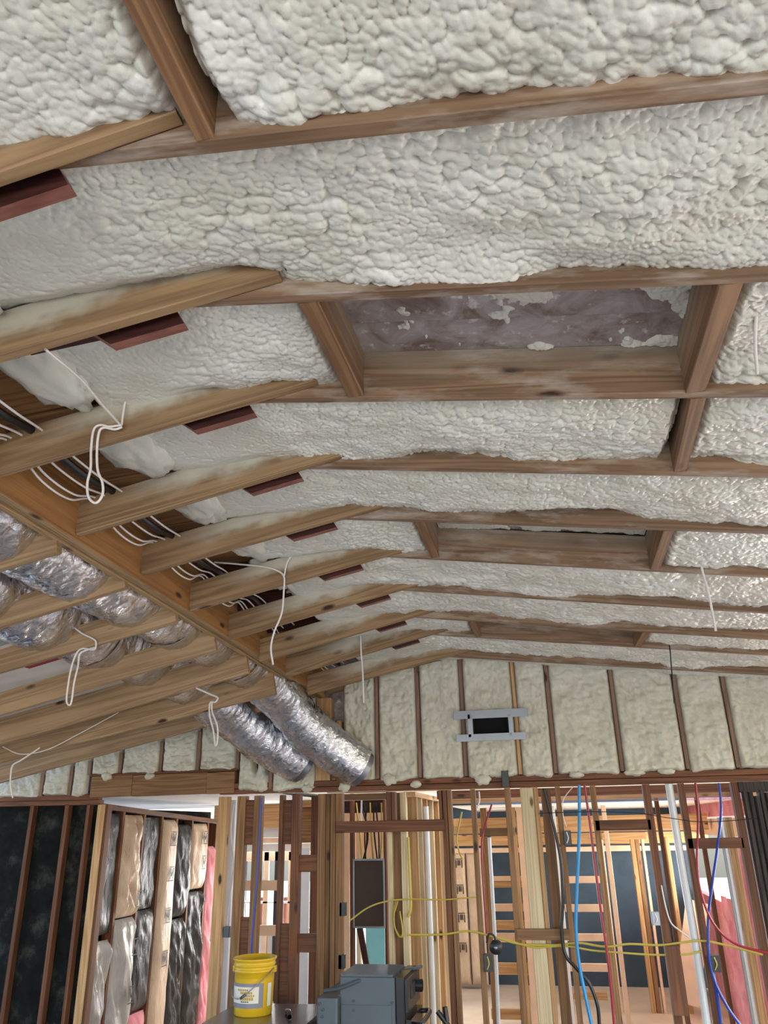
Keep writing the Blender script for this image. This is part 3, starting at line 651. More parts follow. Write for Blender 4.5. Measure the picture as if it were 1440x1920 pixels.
# ------------------------------------------------------------------ insulation batts
def glyph(parent, X, y, z, s, side):
    """boxed block letter M printed on the facing, facing +x"""
    pl = [(0, 0, .10, 1.0), (.9, 0, 1.0, 1.0), (.0, 1.06, 1.0, 1.14), (0, -.18, 1.0, -.08)]
    V, F = [], []
    def quad(pts):
        n = len(V); V.extend([(X, y + side * (a - .5) * s, z + b * s) for a, b in pts]); F.append([n, n + 1, n + 2, n + 3])
    for a, b, c, d in pl: quad([(a, b), (c, b), (c, d), (a, d)])
    quad([(.10, 1), (.28, 1), (.56, .35), (.44, .2)]); quad([(.90, 1), (.72, 1), (.44, .35), (.56, .2)])
    quad([(.18, 0), (.3, 0), (.3, .6), (.18, .75)]); quad([(.7, 0), (.82, 0), (.82, .75), (.7, .6)])
    link('printed_mark', mesh('printed_mark', V, F), M_PRINT, parent)
def batt(y0, y1, z0, z1, mat, label, bulge=.05, wr=.02, seed=1, marks=(), X0=HX - .03, ax='x', name='insulation_batt'):
    n, m = 26, max(20, int((z1 - z0) / .02)); u = np.linspace(0, 1, n); w = np.linspace(0, 1, m); U, Wv = np.meshgrid(u, w, indexing='ij')
    yy = y0 + (y1 - y0) * U; zz = z0 + (z1 - z0) * Wv
    q = np.sqrt(np.clip(1 - (2 * U - 1) ** 4, 0, 1)) * np.clip(np.minimum(Wv, 1 - Wv) * m * .22, 0, 1) ** .5
    dis = q * (bulge + wr * 2 * (fbm(yy * 11 + zz * 3.5, zz * 2.6, seed, 3) - .5) + wr * np.abs(np.sin(zz * 5 + yy * 16 + 5 * fbm(yy * 3, zz * 3, seed + 2))) * .5)
    o = root(name, tuple((X0, (y0 + y1) / 2, z0) if ax == 'x' else ((y0 + y1) / 2, X0, z0)), label, 'insulation')
    A = np.full_like(yy, X0)
    Pt = np.stack([A + dis, yy, zz], -1) if ax == 'x' else np.stack([yy, A - dis, zz], -1)
    Pb = np.stack([A - .07, yy, zz], -1) if ax == 'x' else np.stack([yy, A + .07, zz], -1)
    link('facing', grid_mesh('facing', Pt, True, ax != 'x' and False), mat, o)
    lo, hi = ((X0 - .08, y0 + .005, z0 + .005), (X0 - .002, y1 - .005, z1 - .005)) if ax == 'x' else ((y0 + .005, X0 + .002, z0 + .005), (y1 - .005, X0 + .08, z1 - .005))
    box('fibre_core', lo, hi, M_PINK if mat in (M_KRAFT, M_PINK) else M_BLACKP, o)
    if ax == 'x':
        for (mz, off) in marks: glyph(o, X0 + bulge + wr * 1.3 + .004, (y0 + y1) / 2 + off, mz, .11, -1)
    return o
g = .02
batt(7.22, 7.53, .0, 1.15, M_GREYP, 'grey crinkled batt low beside the corner post of the hall', .05, .05, 3)
batt(7.20, 7.53, 1.2, 2.25, M_BLACKP, 'black faced batt above the grey one beside the corner post', .01, .015, 4)
batt(7.57, 7.96, .0, 1.30, M_GREYP, 'pale shiny batt below the bunched brown paper batt', .07, .05, 5, [(1.0, .05), (.6, .05)])
batt(7.57, 7.96, 1.31, 2.24, M_KRAFT, 'bunched brown paper batt, nearest paper batt in the hall', .05, .085, 6, [(2.08, .02), (1.42, 0)])
batt(8.00, 8.365, 1.35, 2.22, M_BLACKP, 'black wrinkled batt left of the flat printed paper batt, upper', .01, .03, 7)
batt(8.00, 8.365, .45, 1.34, M_BLACKP, 'dark bluish batt left of the flat printed paper batt, lower', .05, .02, 8)
batt(8.00, 8.365, .0, .43, M_PINK, 'bare pink batt at the floor of the hall', .05, .03, 9)
batt(8.41, 8.725, .0, 2.20, M_KRAFT, 'tall flat brown paper batt with a row of printed marks', .09, .008, 10, [(1.95, -.02), (1.6, -.02), (1.2, -.02), (.8, -.02)])
batt(8.77, 9.14, 1.2, 2.15, M_BLACKP, 'black plastic batt right of the printed paper batt, upper', .05, .05, 11)
batt(8.77, 9.14, .0, 1.18, M_BLACKP, 'black plastic batt right of the printed paper batt, lower', .05, .06, 12)
batt(9.18, 9.60, 1.45, 2.16, M_KRAFT, 'short brown paper batt at the far end of the hall', .06, .03, 13, [(1.95, 0), (1.68, 0)])
batt(9.18, 9.60, .0, 1.42, M_BLACKP, 'black plastic batt below the short paper batt', .04, .06, 14)
batt(9.64, 9.86, .0, 1.9, M_PINK, 'bare pink batt strip at the hall end', .06, .04, 15)

# drywall edge and cable beside the hall opening
DR = root('drywall_strip', (at(434, 1600, 7.3)[0], 7.3, 0), 'white drywall edge standing right of the hall opening post', 'drywall')
box('panel', (at(426, 1600, 7.3)[0], 7.26, 0), (at(440, 1600, 7.3)[0], 7.40, 2.34), M_WHITE, DR)
cable('hanging_cable', P(7.1, (438, 1508), (433, 1560), (438, 1620), (430, 1690), (424, 1745)), .006, M_WHITEC, 'white cables running down beside the drywall edge')
jb = box('junction_box', (at(418, 1750, 7.02)[0], 7.02, at(418, 1758, 7.02)[2]), (at(430, 1750, 7.02)[0], 7.09, at(418, 1738, 7.02)[2]), M_GREYM); tag(jb, 'grey electrical box low beside the drywall edge', 'electrical box')

# ------------------------------------------------------------------ rear rooms
YR = 12.5
WRr = wallbox('wall_rear', (-2.2, YR + .1, 0), (1.9, YR + .14, 2.5), M_NAVY)
# hall of windows at rear left
WLr = bpy.data.objects.new('wall_rear_left', None); COL.objects.link(WLr); WLr['kind'] = 'structure'
yw = 11.5
def rb(px0, px1, py0, py1, Y, dep, mat, name, parent):
    return hb(px0, px1, py0, py1, Y, dep, mat, name, parent)
rb(400, 640, 1500, 1552, 10.6, .1, M_GOLD, 'plank', WLr); rb(400, 640, 1552, 1570, 10.7, .1, M_CEILW, 'panel', WLr)
rb(400, 640, 1571, 1580, 10.8, .1, M_PLYW, 'trim', WLr); rb(400, 640, 1582, 1596, 10.9, .1, M_CEILW, 'panel', WLr); rb(400, 640, 1597, 1614, 11.2, .1, M_PLYW, 'window_head', WLr)
rb(455, 522, 1651, 1670, 9.0, .04, M_PLYW, 'girt', WLr); rb(455, 522, 1735, 1755, 9.0, .04, M_PLYW, 'girt', WLr)
for p0, p1, m in ((494, 503, M_PLYW), (514, 521, M_DKPLAST), (540, 545, M_PLYW), (452, 459, M_GREYM), (412, 420, M_PLYW)): vs(p0, p1, 11.2, .08, 0, 1.85, m, 1650, 'window_mullion', WLr)
rb(400, 640, 1740, 1747, 11.2, .08, M_FRAMEW, 'window_sill', WLr); rb(400, 640, 1748, 1960, 11.25, .08, M_WHITE, 'panel', WLr)
rb(400, 640, 1690, 1694, 11.2, .05, M_FRAMEW, 'window_rail', WLr)
vs(487, 496, 11.4, .08, .3, 1.2, M_SAWN, 1710, 'post', WLr); vs(531, 537, 11.4, .08, .3, 1.2, M_SAWN, 1710, 'post', WLr)
# white boards behind the brown blocks
wb = root('white_board', (at(568, 1700, 8.0)[0], 8.0, 0), 'upright white board behind the brown blocking left of the electrical panel', 'board')
box('panel', (at(559, 1700, 8.0)[0], 8.0, 0), (at(579, 1700, 8.0)[0], 8.02, 1.9), M_WHITE, wb)
box('edge', (at(556, 1700, 8.0)[0], 7.995, 0), (at(559, 1700, 8.0)[0], 8.02, 1.9), M_FRAMEW, wb)
wb2 = box('white_board', (at(523, 1850, 7.3)[0], 7.3, .0), (at(538, 1850, 7.3)[0], 7.33, 1.05), M_WHITE); tag(wb2, 'short white board standing low right of the yellow bucket', 'board')
# partition left of the panel closet
PW = bpy.data.objects.new('wall_closet', None); COL.objects.link(PW); PW['kind'] = 'structure'
vs(582, 596, 8.6, .09, 0, 2.4, M_OLD, 1600, 'stud', PW); vs(656, 662, 8.1, .09, 0, 2.4, M_OLD, 1650, 'stud', PW); vs(720, 725, 8.1, .09, 0, 2.4, M_OLD, 1650, 'stud', PW)
vs(643, 655, 9.4, .05, 0, 2.4, M_PLYW, 1650, 'stud', PW); vs(668, 676, 9.4, .05, 0, 2.4, M_PLYW, 1650, 'stud', PW); vs(663, 724, 9.6, .03, 1.6, 2.4, M_PLYW, 1600, 'panel', PW)
hb(640, 726, 1500, 1524, 8.4, .1, M_OLDDK, 'header', PW); hb(640, 726, 1488, 1500, 7.5, .1, M_MID, 'plate', PW)
hb(560, 642, 1478, 1512, 9.6, .1, M_GOLD, 'plank', PW); hb(562, 600, 1512, 1580, 9.7, .05, M_MID, 'plank', PW)
EP = root('electrical_panel', (at(690, 1737, 8.1)[0], 8.1, 1.2), 'dark brown electrical panel box seen from behind, cables rising from its top', 'electrical panel')
a, b = at(664, 1738, 8.1), at(719, 1612, 8.1)
box('enclosure', (a[0], 8.1, a[2]), (b[0], 8.22, b[2]), M_PANEL, EP, .006)
for lo, hi in (((a[0] - .01, 8.092, a[2] - .01), (a[0] + .006, 8.11, b[2] + .01)), ((b[0] - .006, 8.092, a[2] - .01), (b[0] + .01, 8.11, b[2] + .01)), ((a[0], 8.092, b[2] - .006), (b[0], 8.11, b[2] + .01)), ((a[0], 8.092, a[2] - .01), (b[0], 8.11, a[2] + .006))): box('rim', lo, hi, M_GALV, EP, .002)
for q, (t, bt, mid) in enumerate(((668, 678, 675), (676, 680, 690), (688, 686, 684), (694, 700, 696), (700, 708, 702), (704, 711, 710), (715, 713, 716), (683, 684, 688))):
    tube('cable', P(8.14 + .01 * q, (t, 1505), (mid, 1565), (bt, 1616)), .008, M_BLACKC if q % 3 else M_YELC, EP, 6, 6)
tube('conduit_stub', P(8.0, (678, 1498), (677, 1540)), .009, M_WHITEC, EP)
tb = box('turquoise_board', (at(686, 1780, 9.2)[0], 9.2, 0), (at(722, 1780, 9.2)[0], 9.23, 1.12), M_TURQ); tag(tb, 'turquoise board standing below the electrical panel', 'board')
rbd = beam('leaning_board', at(690, 1830, 8.9), at(674, 1740, 8.9), (1, 0, 0), -.03, .03, 0, .03, M_OLDDK); tag(rbd, 'dark board leaning beside the turquoise board', 'board')
for px, py, lab in ((644, 1704, 'small dark box on the pale strip left of the electrical panel'), (642, 1802, 'black outlet box with cable low left of the grey range')):
    c = at(px, py, 7.05); jb = box('junction_box', (c[0] - .025, 7.0, c[2] - .05), (c[0] + .025, 7.07, c[2] + .05), M_DKPLAST); tag(jb, lab, 'electrical box')
# receding partition with pale studs
RPW = bpy.data.objects.new('wall_partition', None); COL.objects.link(RPW); RPW['kind'] = 'structure'
for q, y in enumerate((7.35, 7.62, 7.95, 8.35, 8.75, 9.15, 9.55)):
    beam('stud', (-1.2, y, 0), (-1.2, y, 2.32), (-1, 0, 0), -.0, .095, -.02, .02, M_PALE if q % 2 else M_GOLD, RPW)
    if q in (1, 3): beam('stud', (-1.31, y + .15, 0), (-1.31, y + .15, 2.32), (-1, 0, 0), -.0, .09, -.07, .07, M_MID, RPW)
beam('top_plate', (-1.2, 7.2, 2.32), (-1.2, 9.9, 2.32), (-1, 0, 0), -.01, .1, 0, .045, M_GOLD, RPW)
pv = tube('plastic_pipe', [(-1.17, 7.66, 0), (-1.17, 7.66, 2.25)], .024, M_PVC, None, 16); tag(pv, 'slim white plastic pipe standing among the pale studs behind the range', 'pipe')
# centre rear room: header beams, ceiling, batts, shelving rungs
RC = bpy.data.objects.new('wall_rear_framing', None); COL.objects.link(RC); RC['kind'] = 'structure'
crear = slab('ceiling_rear', [(-4.3, 8.2, 2.44), (-1.1, 8.2, 2.44), (-1.1, 12.7, 2.44), (-4.3, 12.7, 2.44)], M_CEILR)
slab('ceiling_rear', [(-1.1, 8.5, 2.27), (2.7, 8.5, 2.27), (2.7, 12.7, 2.27), (-1.1, 12.7, 2.27)], M_CEILR)
hb(845, 1330, 1530, 1560, 10.4, .1, M_GOLD, 'header', RC); hb(845, 1330, 1562, 1583, 11.4, .1, M_GOLD, 'header', RC); hb(845, 1300, 1588, 1597, 12.2, .1, M_PLYW, 'plate', RC)
for p0, p1, m in ((906, 918, M_MID), (965, 973, M_GOLD), (975, 990, M_PLYW), (1044, 1050, M_WHITE), (1140, 1148, M_PLYW)): vs(p0, p1, 10.0, .09, 0, 2.3, m, 1620, 'stud', RC)
for y0, y1, m in ((1643, 1652, M_PLYW), (1653, 1664, M_GOLD), (1695, 1709, M_PLYW), (1726, 1744, M_GOLD), (1750, 1767, M_PLYW), (1806, 1828, M_GOLD), (1892, 1912, M_GOLD)): hb(922, 992, y0, y1, 10.2, .05, m, 'girt', RC)
for y0, y1, m in ((1643, 1656, M_PLYW), (1696, 1710, M_PLYW), (1751, 1765, M_PLYW), (1807, 1822, M_PLYW), (1860, 1875, M_GOLD)): hb(1060, 1140, y0, y1, 10.2, .05, m, 'girt', RC)
for p0, p1, m in ((1191, 1199, M_GOLD), (1200, 1208, M_MID), (1212, 1217, M_PLYW), (1258, 1265, M_GOLD), (1133, 1139, M_PLYW)): vs(p0, p1, 11.0, .09, 0, 1.9, m, 1650, 'stud', RC)
hb(1130, 1212, 1561, 1574, 10.9, .1, M_GOLD, 'header', RC); hb(1130, 1200, 1585, 1594, 11.6, .1, M_PLYW, 'header', RC)
for p0, p1 in ((1234, 1242),): vs(p0, p1, 8.6, .05, 0, 2.3, M_OLD, 1550, 'stud', RC)
vs(1311, 1319, 8.6, .05, 0, 2.3, M_OLD, 1550, 'stud', RC)
a, b = at(849, 1840, 12.2), at(888, 1600, 12.2)
kb = batt(a[0] + .02, b[0] - .13, .05, 1.72, M_KRAFT, 'brown paper batt with printed marks, left one on the far wall', .06, .006, 31, (), 12.25, 'y')
kb2 = batt(b[0] - .12, b[0] + .1, .05, 1.72, M_KRAFT, 'plain brown paper batt, right one on the far wall', .06, .01, 32, (), 12.25, 'y')
for mz in (1.52, 1.18, .82, .45):
    V = []; F = []; xg = a[0] + .12
    for (p, q, r, s_) in ((0, 0, .015, .1), (.085, 0, .1, .1), (0, .11, .1, .12), (.03, .03, .05, .1), (.055, .03, .07, .1)):
        n = len(V); V += [(xg + p, 12.25 - .075, mz + q), (xg + r, 12.25 - .075, mz + q), (xg + r, 12.25 - .075, mz + s_), (xg + p, 12.25 - .075, mz + s_)]; F.append([n, n + 1, n + 2, n + 3])
    link('printed_mark', mesh('printed_mark', V, F), M_PRINT, kb)
WPt = root('water_pipe', (at(920, 1570, 7.6)[0], 7.6, 0), 'thin white water pipe with a grey cap standing right of the paper batts', 'pipe')
tube('pipe', P(7.6, (917, 1567), (928, 1760), (935, 1920)), .016, M_PVC, WPt, 14); tube('cap', P(7.6, (916.5, 1560), (917, 1570)), .022, M_GREYM, WPt, 14)
hb(900, 965, 1552, 1568, 7.3, .06, M_MID, 'cross_block', RC)
# right side of the rear room
RWR = bpy.data.objects.new('wall_rear_right', None); COL.objects.link(RWR); RWR['kind'] = 'structure'
XR = 1.80
for y in (7.35, 7.9): beam('stud', (XR, y, 0), (XR, y, 2.4), (-1, 0, 0), -.0, .09, -.02, .02, M_GOLD, RWR)
for y0, y1, z0, z1, m in ((7.95, 8.45, 0, 2.4, M_GREYM), (8.45, 12.5, 2.12, 2.4, M_PINK), (8.45, 12.5, 1.92, 2.1, M_PLYW), (10.3, 12.5, 0, 1.2, M_PINK)):
    box('panel', (XR + .02, y0, z0), (XR + .1, y1, z1), m, RWR)
def rbatt(y0, y1, z0, z1, lab, seed):
    n, m = 20, 60; u = np.linspace(0, 1, n); w = np.linspace(0, 1, m); U, Wv = np.meshgrid(u, w, indexing='ij')
    d = .05 * np.sqrt(np.clip(1 - (2 * U - 1) ** 4, 0, 1)) + .06 * (fbm(U * 4, Wv * 9, seed, 3) - .5)
    o = link('insulation_batt', grid_mesh('insulation_batt', np.stack([XR - d, y0 + (y1 - y0) * U, z0 + (z1 - z0) * Wv], -1)), M_PINK); tag(o, lab, 'insulation'); return o
rbatt(8.5, 9.0, 0, 1.9, 'tall ragged pink batt at the right edge of the rear room', 3); rbatt(9.02, 9.6, 0, 1.32, 'pink batt under the sunlit opening, nearer one', 5); rbatt(9.62, 10.3, 0, 1.30, 'pink batt under the sunlit opening, farther one', 8)
box('stud', (XR - .02, 8.44, 0), (XR + .08, 8.48, 2.1), M_FRAMEW, RWR)
vs(1379, 1393, 7.4, .09, 0, 2.1, M_GOLD, 1650, 'stud', RWR); vs(1374, 1379, 7.46, .09, 0, 2.1, M_FRAMEW, 1650, 'trim_board', RWR); vs(1365, 1374, 7.6, .02, 0, 2.1, M_GALV, 1650, 'panel', RWR)
# outside: lawn, tree, brick pier
slab('ground', [(-30, -30, -.25), (30, -30, -.25), (30, 40, -.25), (-30, 40, -.25)], M_GRASS)
def tree(x, y, h, r, lab):
    o = root('tree', (x, y, -.25), lab, 'tree')
    tube('trunk', [(x, y, -.25), (x + .05, y, h * .5), (x, y, h * .8)], .12, M_MID, o, 10)
    rng = np.random.RandomState(int(h * 10)); n = 1500
    c = rng.normal(size=(n, 3)); c /= np.linalg.norm(c, axis=1)[:, None]; c *= (r * rng.rand(n, 1) ** .4); c[:, 2] *= .8; c += (x, y, h)
    V, F = [], []
    for p in c:
        a_, b_ = rng.normal(size=3) * .09, rng.normal(size=3) * .09; q = len(V); V += [p - a_, p + b_, p + a_, p - b_]; F.append([q, q + 1, q + 2, q + 3])
    f = link('foliage', mesh('foliage', V, F), M_LEAF, o); f['kind'] = 'stuff'
tree(6.2, 16.5, 2.6, 2.0, 'green tree outside the opening in the rear right wall')
BP = root('brick_pier', (2.9, 11.4, 0), 'red brick pier outside the opening in the rear right wall', 'pier')
bme = None
for q in range(26):
    for s_ in range(2):
        lo = (2.8 + (.0 if q % 2 else .1) , 11.2 + s_ * .21, -.2 + q * .075); bk = box('brick', lo, (lo[0] + .11, lo[1] + .2, lo[2] + .065), M_BRICK, BP, .004)

# charred corner on the right
CH = root('charred_boards', (1.75, 6.9, 0), 'charred black vertical boards at the right edge, beside the door stud', 'boards')
for q in range(6):
    x = X7(1412, 1600) + q * .042
    box('board', (x, 6.96 + random.uniform(-.012, .012), 0), (x + .034, 7.04, 2.30 - random.uniform(0, .05)), M_CHAR, CH, .006)
box('board', (X7(1385, 1480), 6.985, 2.28), (2.4, 7.05, 2.36), M_CHAR, CH)
box('window_frame', (X7(1412, 1600) + .26, 6.98, 1.0), (X7(1412, 1600) + .36, 7.05, 2.0), M_FRAMEW, CH)

# ------------------------------------------------------------------ pipes and wires among the studs
def pipe(name, pts, r, mat, label, cat='pipe'): return cable(name, pts, r, mat, label, cat)
pipe('plastic_pipe', P(7.0 + .045, (1254, 1470), (1278, 1620), (1302, 1760), (1327, 1925)), .031, M_PVC, 'large pale plastic drain pipe standing right of centre between the studs')
pipe('water_tube', P(6.96, (490, 1496), (486, 1570), (481, 1660), (474, 1740), (470, 1800)), .009, M_NBLUE, 'dark blue water tube dropping behind the bucket', 'tube')
pipe('water_tube', P(6.93, (1086, 1472), (1086, 1560), (1082, 1660), (1080, 1740), (1085, 1800), (1096, 1860), (1110, 1925)), .013, M_BLUE, 'bright blue water tube in front of the studs', 'tube')
pipe('water_tube', P(6.93, (1096, 1472), (1108, 1560), (1124, 1690), (1140, 1800), (1152, 1925)), .010, M_RED, 'red water tube just right of the bright blue one', 'tube')
pipe('water_tube', P(7.12, (922, 1508), (906, 1560), (903, 1610), (908, 1690), (913, 1760)), .008, M_RED, 'thin red water tube left of the thin white pipe', 'tube')
pipe('water_tube', P(6.93, (1304, 1468), (1309, 1530), (1307, 1620), (1316, 1680), (1340, 1735), (1380, 1770), (1440, 1787)), .009, M_RED, 'red water tube curving to the right edge', 'tube')
pipe('water_tube', P(6.95, (1348, 1468), (1352, 1520), (1345, 1590), (1335, 1660), (1328, 1720), (1329, 1790), (1340, 1840), (1365, 1890), (1390, 1925)), .010, M_NBLUE, 'dark blue water tube at the right door opening', 'tube')
pipe('water_tube', P(6.97, (1337, 1825), (1345, 1870), (1352, 1925)), .012, M_NBLUE, 'short blue water tube low beside the right door stud', 'tube')
pipe('black_cable', P(6.94, (1020, 1478), (1030, 1520), (1043, 1570), (1052, 1620), (1055, 1690), (1053, 1745), (1060, 1790), (1080, 1815), (1105, 1845), (1120, 1885), (1124, 1925)), .013, M_BLACKC, 'thick black cable hanging right of the pale post', 'cable')
Yw = 6.975
pipe('yellow_cable', P(Yw, (764, 1753), (830, 1752), (880, 1746), (930, 1758), (975, 1770), (1040, 1772), (1085, 1768), (1135, 1775), (1180, 1770), (1240, 1772), (1310, 1764), (1360, 1772), (1430, 1790)), .008, M_YELC, 'yellow cable strung level through the studs, upper of two', 'cable')
pipe('yellow_cable', P(Yw, (900, 1750), (950, 1762), (1000, 1776), (1060, 1774), (1110, 1782), (1160, 1786), (1220, 1790), (1280, 1790), (1316, 1784)), .007, M_YELC, 'yellow cable sagging just below the upper one', 'cable')
pipe('yellow_cable', P(6.97, (656, 1726), (690, 1702), (725, 1690), (770, 1686), (830, 1687), (893, 1682)), .006, M_YELC, 'thin yellow cable arching across the electrical panel', 'cable')
pipe('yellow_cable', P(7.6, (866, 1522), (858, 1560), (856, 1575), (862, 1600), (868, 1612)), .008, M_YELC, 'loose yellow cable end dangling near the paper batts', 'cable')
pipe('yellow_cable', P(7.12, (765, 1570), (768, 1640), (770, 1700), (765, 1720)), .012, M_YELC, 'yellow cable running down the pale stud', 'cable')
CO = root('cable_coil', tuple(at(745, 1730, 7.1)), 'coil of yellow cable hung between the pale posts', 'cable')
for q in range(5):
    tube('loop', P(7.10 + .01 * q, (746 - q, 1690), (739 - q * .5, 1715), (741, 1740), (750 + q, 1757), (755, 1745 + q), (750, 1712 - q)), .006, M_YELC, CO, 6, 6)
pipe('thin_wire', P(6.9, (1010, 1525), (1100, 1522), (1190, 1524), (1250, 1533), (1320, 1541), (1420, 1535)), .003, M_DKPLAST, 'thin grey wire strung across below the right plate', 'cable')
pipe('white_cable', P(7.0, (898, 1484), (899, 1500), (895, 1515)), .007, M_WHITEC, 'white cable end poking from the plate', 'cable')
pipe('white_cable', P(7.0, (1075, 1475), (1062, 1490), (1055, 1505), (1056, 1530), (1062, 1550)), .004, M_WHITEC, 'thin white cable under the plate beside the bright blue tube', 'cable')
pipe('white_cable', P(6.99, (1240, 1660), (1248, 1700), (1258, 1730), (1275, 1745), (1292, 1758)), .006, M_WHITEC, 'white cable looping left of the large drain pipe', 'cable')
for px, py, w, h, lab in ((916, 1805, .035, .06, 'black outlet box with yellow cable below the cable reel'), (1064, 1571, .03, .055, 'black box high beside the black cable'), (1340, 1806, .035, .055, 'black outlet box with yellow wires near the right door stud'), (1229, 1722, .03, .045, 'grey metal box on a stud right of the dark doorway')):
    c = at(px, py, 6.99); o = root('outlet_box', tuple(c), lab, 'electrical box')
    box('housing', (c[0] - w, 6.96, c[2] - h), (c[0] + w, 7.03, c[2] + h), M_DKPLAST if 'grey' not in lab else M_GALV, o)
    tube('wire', [(c[0] - w * .3, 6.955, c[2] - h * .7), (c[0] + w * .2, 6.945, c[2]), (c[0] - w * .1, 6.955, c[2] + h * .8)], .005, M_YELC if 'yellow' in lab else M_WHITEC, o, 6)
c = at(930, 1776, 6.93); RE = root('cable_reel', tuple(c), 'round black reel hung on the studs among yellow cables', 'reel')
def disc(y0, y1, r, mat, nm):
    th = np.linspace(0, 2 * np.pi, 33); rr = [0, r * .98, r, r, r * .98, 0]; yy = [y0, y0, y0 + .004, y1 - .004, y1, y1]
    Pn = np.stack([np.stack([c[0] + q * np.cos(th), np.full_like(th, s_), c[2] + q * np.sin(th)], -1) for q, s_ in zip(rr, yy)]); link(nm, grid_mesh(nm, Pn, False), mat, RE)
disc(6.90, 6.92, .05, M_DKPLAST, 'flange'); disc(6.92, 6.96, .03, M_BLACKC, 'drum'); disc(6.885, 6.90, .014, M_GALV, 'hub'); disc(6.96, 6.975, .05, M_DKPLAST, 'flange')
tube('handle', [(c[0] + .0, 6.93, c[2] + .04), (c[0] - .01, 6.92, c[2] + .08), (c[0] - .05, 6.92, c[2] + .09), (c[0] - .07, 6.93, c[2] + .03)], .008, M_DKPLAST, RE)
# leaning plywood and the offcut of duct on the floor
lp = beam('leaning_plywood', at(1288, 1882, 9.3), at(1308, 1690, 9.9), (1, 0, 0), -.12, .12, 0, .02, M_PLYW); tag(lp, 'pale plywood strip leaning behind the large drain pipe', 'board')
pr = lathe('metal_pipe_offcut', [(.085, 0), (.085, .33), (.075, .33), (.075, .02)], M_STEEL, None, 28, (at(1383, 1925, 7.6)[0], 7.6, .0)); tag(pr, 'short grey metal pipe standing at the foot of the pink batts', 'pipe')

# ------------------------------------------------------------------ appliances and bucket in front of the wall
AP = root('dishwasher', (-2.12, 6.15, 0), 'black and steel appliance lying under the yellow bucket', 'appliance')
box('body', (-2.46, 5.78, .05), (-1.76, 6.42, .845), M_BLACKM, AP, .03)
box('top_panel', (-2.47, 5.76, .845), (-1.75, 6.43, .868), M_STEEL, AP, .01)
box('front_trim', (-2.46, 5.755, .79), (-1.76, 5.78, .84), M_STEEL, AP, .008)
tube('hose', [(-1.98, 6.1, .885), (-1.93, 6.0, .90), (-1.90, 5.92, .885)], .016, M_BLACKC, AP)
for q in range(4): box('foot', (-2.44 + (q % 2) * .62, 5.82 + (q // 2) * .52, 0), (-2.40 + (q % 2) * .62, 5.86 + (q // 2) * .52, .05), M_DKPLAST, AP)
bc = ((at(440, 1797, 6.08)[0] + at(515, 1797, 6.08)[0]) / 2 + .005, 6.08, .868)
BK = root('bucket', bc, 'yellow plastic bucket with grey label standing on the appliance', 'bucket')
pr = [(0, .0), (.128, 0), (.134, .006), (.136, .08), (.139, .18), (.142, .265), (.150, .268), (.152, .276), (.150, .284), (.144, .288), (.145, .305), (.150, .308), (.151, .314), (.146, .318), (.147, .338), (.156, .341), (.157, .352), (.150, .355), (.144, .352), (.140, .2), (.130, .02), (0, .015)]
lathe('body', pr, M_YELLOW, BK, 56, bc)
def wrapped(name, a0, a1, z0, z1, mat, off, n=24):
    th = np.linspace(a0, a1, n); R = lambda z: .1345 + (z / .265) * .0075 + off
    Pn = np.stack([np.stack([bc[0] + R(z) * np.cos(th), bc[1] + R(z) * np.sin(th), np.full_like(th, bc[2] + z)], -1) for z in np.linspace(z0, z1, 6)]); link(name, grid_mesh(name, Pn), mat, BK)
wrapped('label', math.radians(190), math.radians(318), .055, .205, M_LABELG, .003); wrapped('label_patch', math.radians(212), math.radians(304), .085, .185, M_LABELW, .0045)
for q, (a0, a1, z0, z1) in enumerate(((240, 275, .16, .172), (250, 287, .142, .156), (257, 293, .126, .138), (250, 290, .104, .122), (252, 277, .092, .099))):
    seg = np.linspace(a0, a1, 7 if q < 4 else 5)
    for u0, u1 in zip(seg[:-1], seg[1:]): wrapped('label_print', math.radians(u0), math.radians(u1 - 1.6), z0, z1, M_OCHRE if q < 4 else M_PRINT, .006, 4)
wrapped('side_print', math.radians(332), math.radians(348), .06, .2, M_LABELW, .003)
tube('bail_handle', [(bc[0] + .155, bc[1] - .03, bc[2] + .29), (bc[0] + .12, bc[1] - .12, bc[2] + .24), (bc[0] + .02, bc[1] - .165, bc[2] + .16), (bc[0] - .04, bc[1] - .166, bc[2] + .12), (bc[0] - .12, bc[1] - .11, bc[2] + .13), (bc[0] - .155, bc[1] + .0, bc[2] + .25)], .0035, M_STEEL, BK)
tube('grip', [(bc[0] + .0, bc[1] - .166, bc[2] + .145), (bc[0] - .035, bc[1] - .167, bc[2] + .122)], .008, M_DKPLAST, BK)
for s_ in (-1, 1): box('ear', (bc[0] + s_ * .15 - .012, bc[1] - .02, bc[2] + .262), (bc[0] + s_ * .15 + .012, bc[1] + .02, bc[2] + .30), M_YELLOW, BK)

RG = root('range', (-1.4, 6.2, 0), 'grey steel wall oven seen from its side with black control front at right', 'oven')
gx0, gx1, gy0 = at(637, 1870, 5.9)[0], at(742, 1870, 5.9)[0], 5.9
gt = at(690, 1833, 5.9)[2]
box('cabinet', (gx0, gy0, 0), (gx1, gy0 + .47, gt), M_GREYM, RG, .006)
box('side_cover', (at(594, 1870, 5.82)[0], 5.82, 0), (at(632, 1870, 5.82)[0], 6.4, at(612, 1872, 5.82)[2]), M_GREYM, RG, .01)
box('top_lip', (gx0, gy0 + .02, gt), (gx1 - .02, gy0 + .45, gt + .015), M_GREYM, RG, .003)
box('side_panel', (gx0 + .01, gy0 - .006, 0), (gx1 - .03, gy0, gt - .16), M_GREYM, RG, .002)
box('front_frame', (gx1, gy0 - .01, 0), (gx1 + .06, gy0 + .49, gt + .005), M_BLACKM, RG, .006)
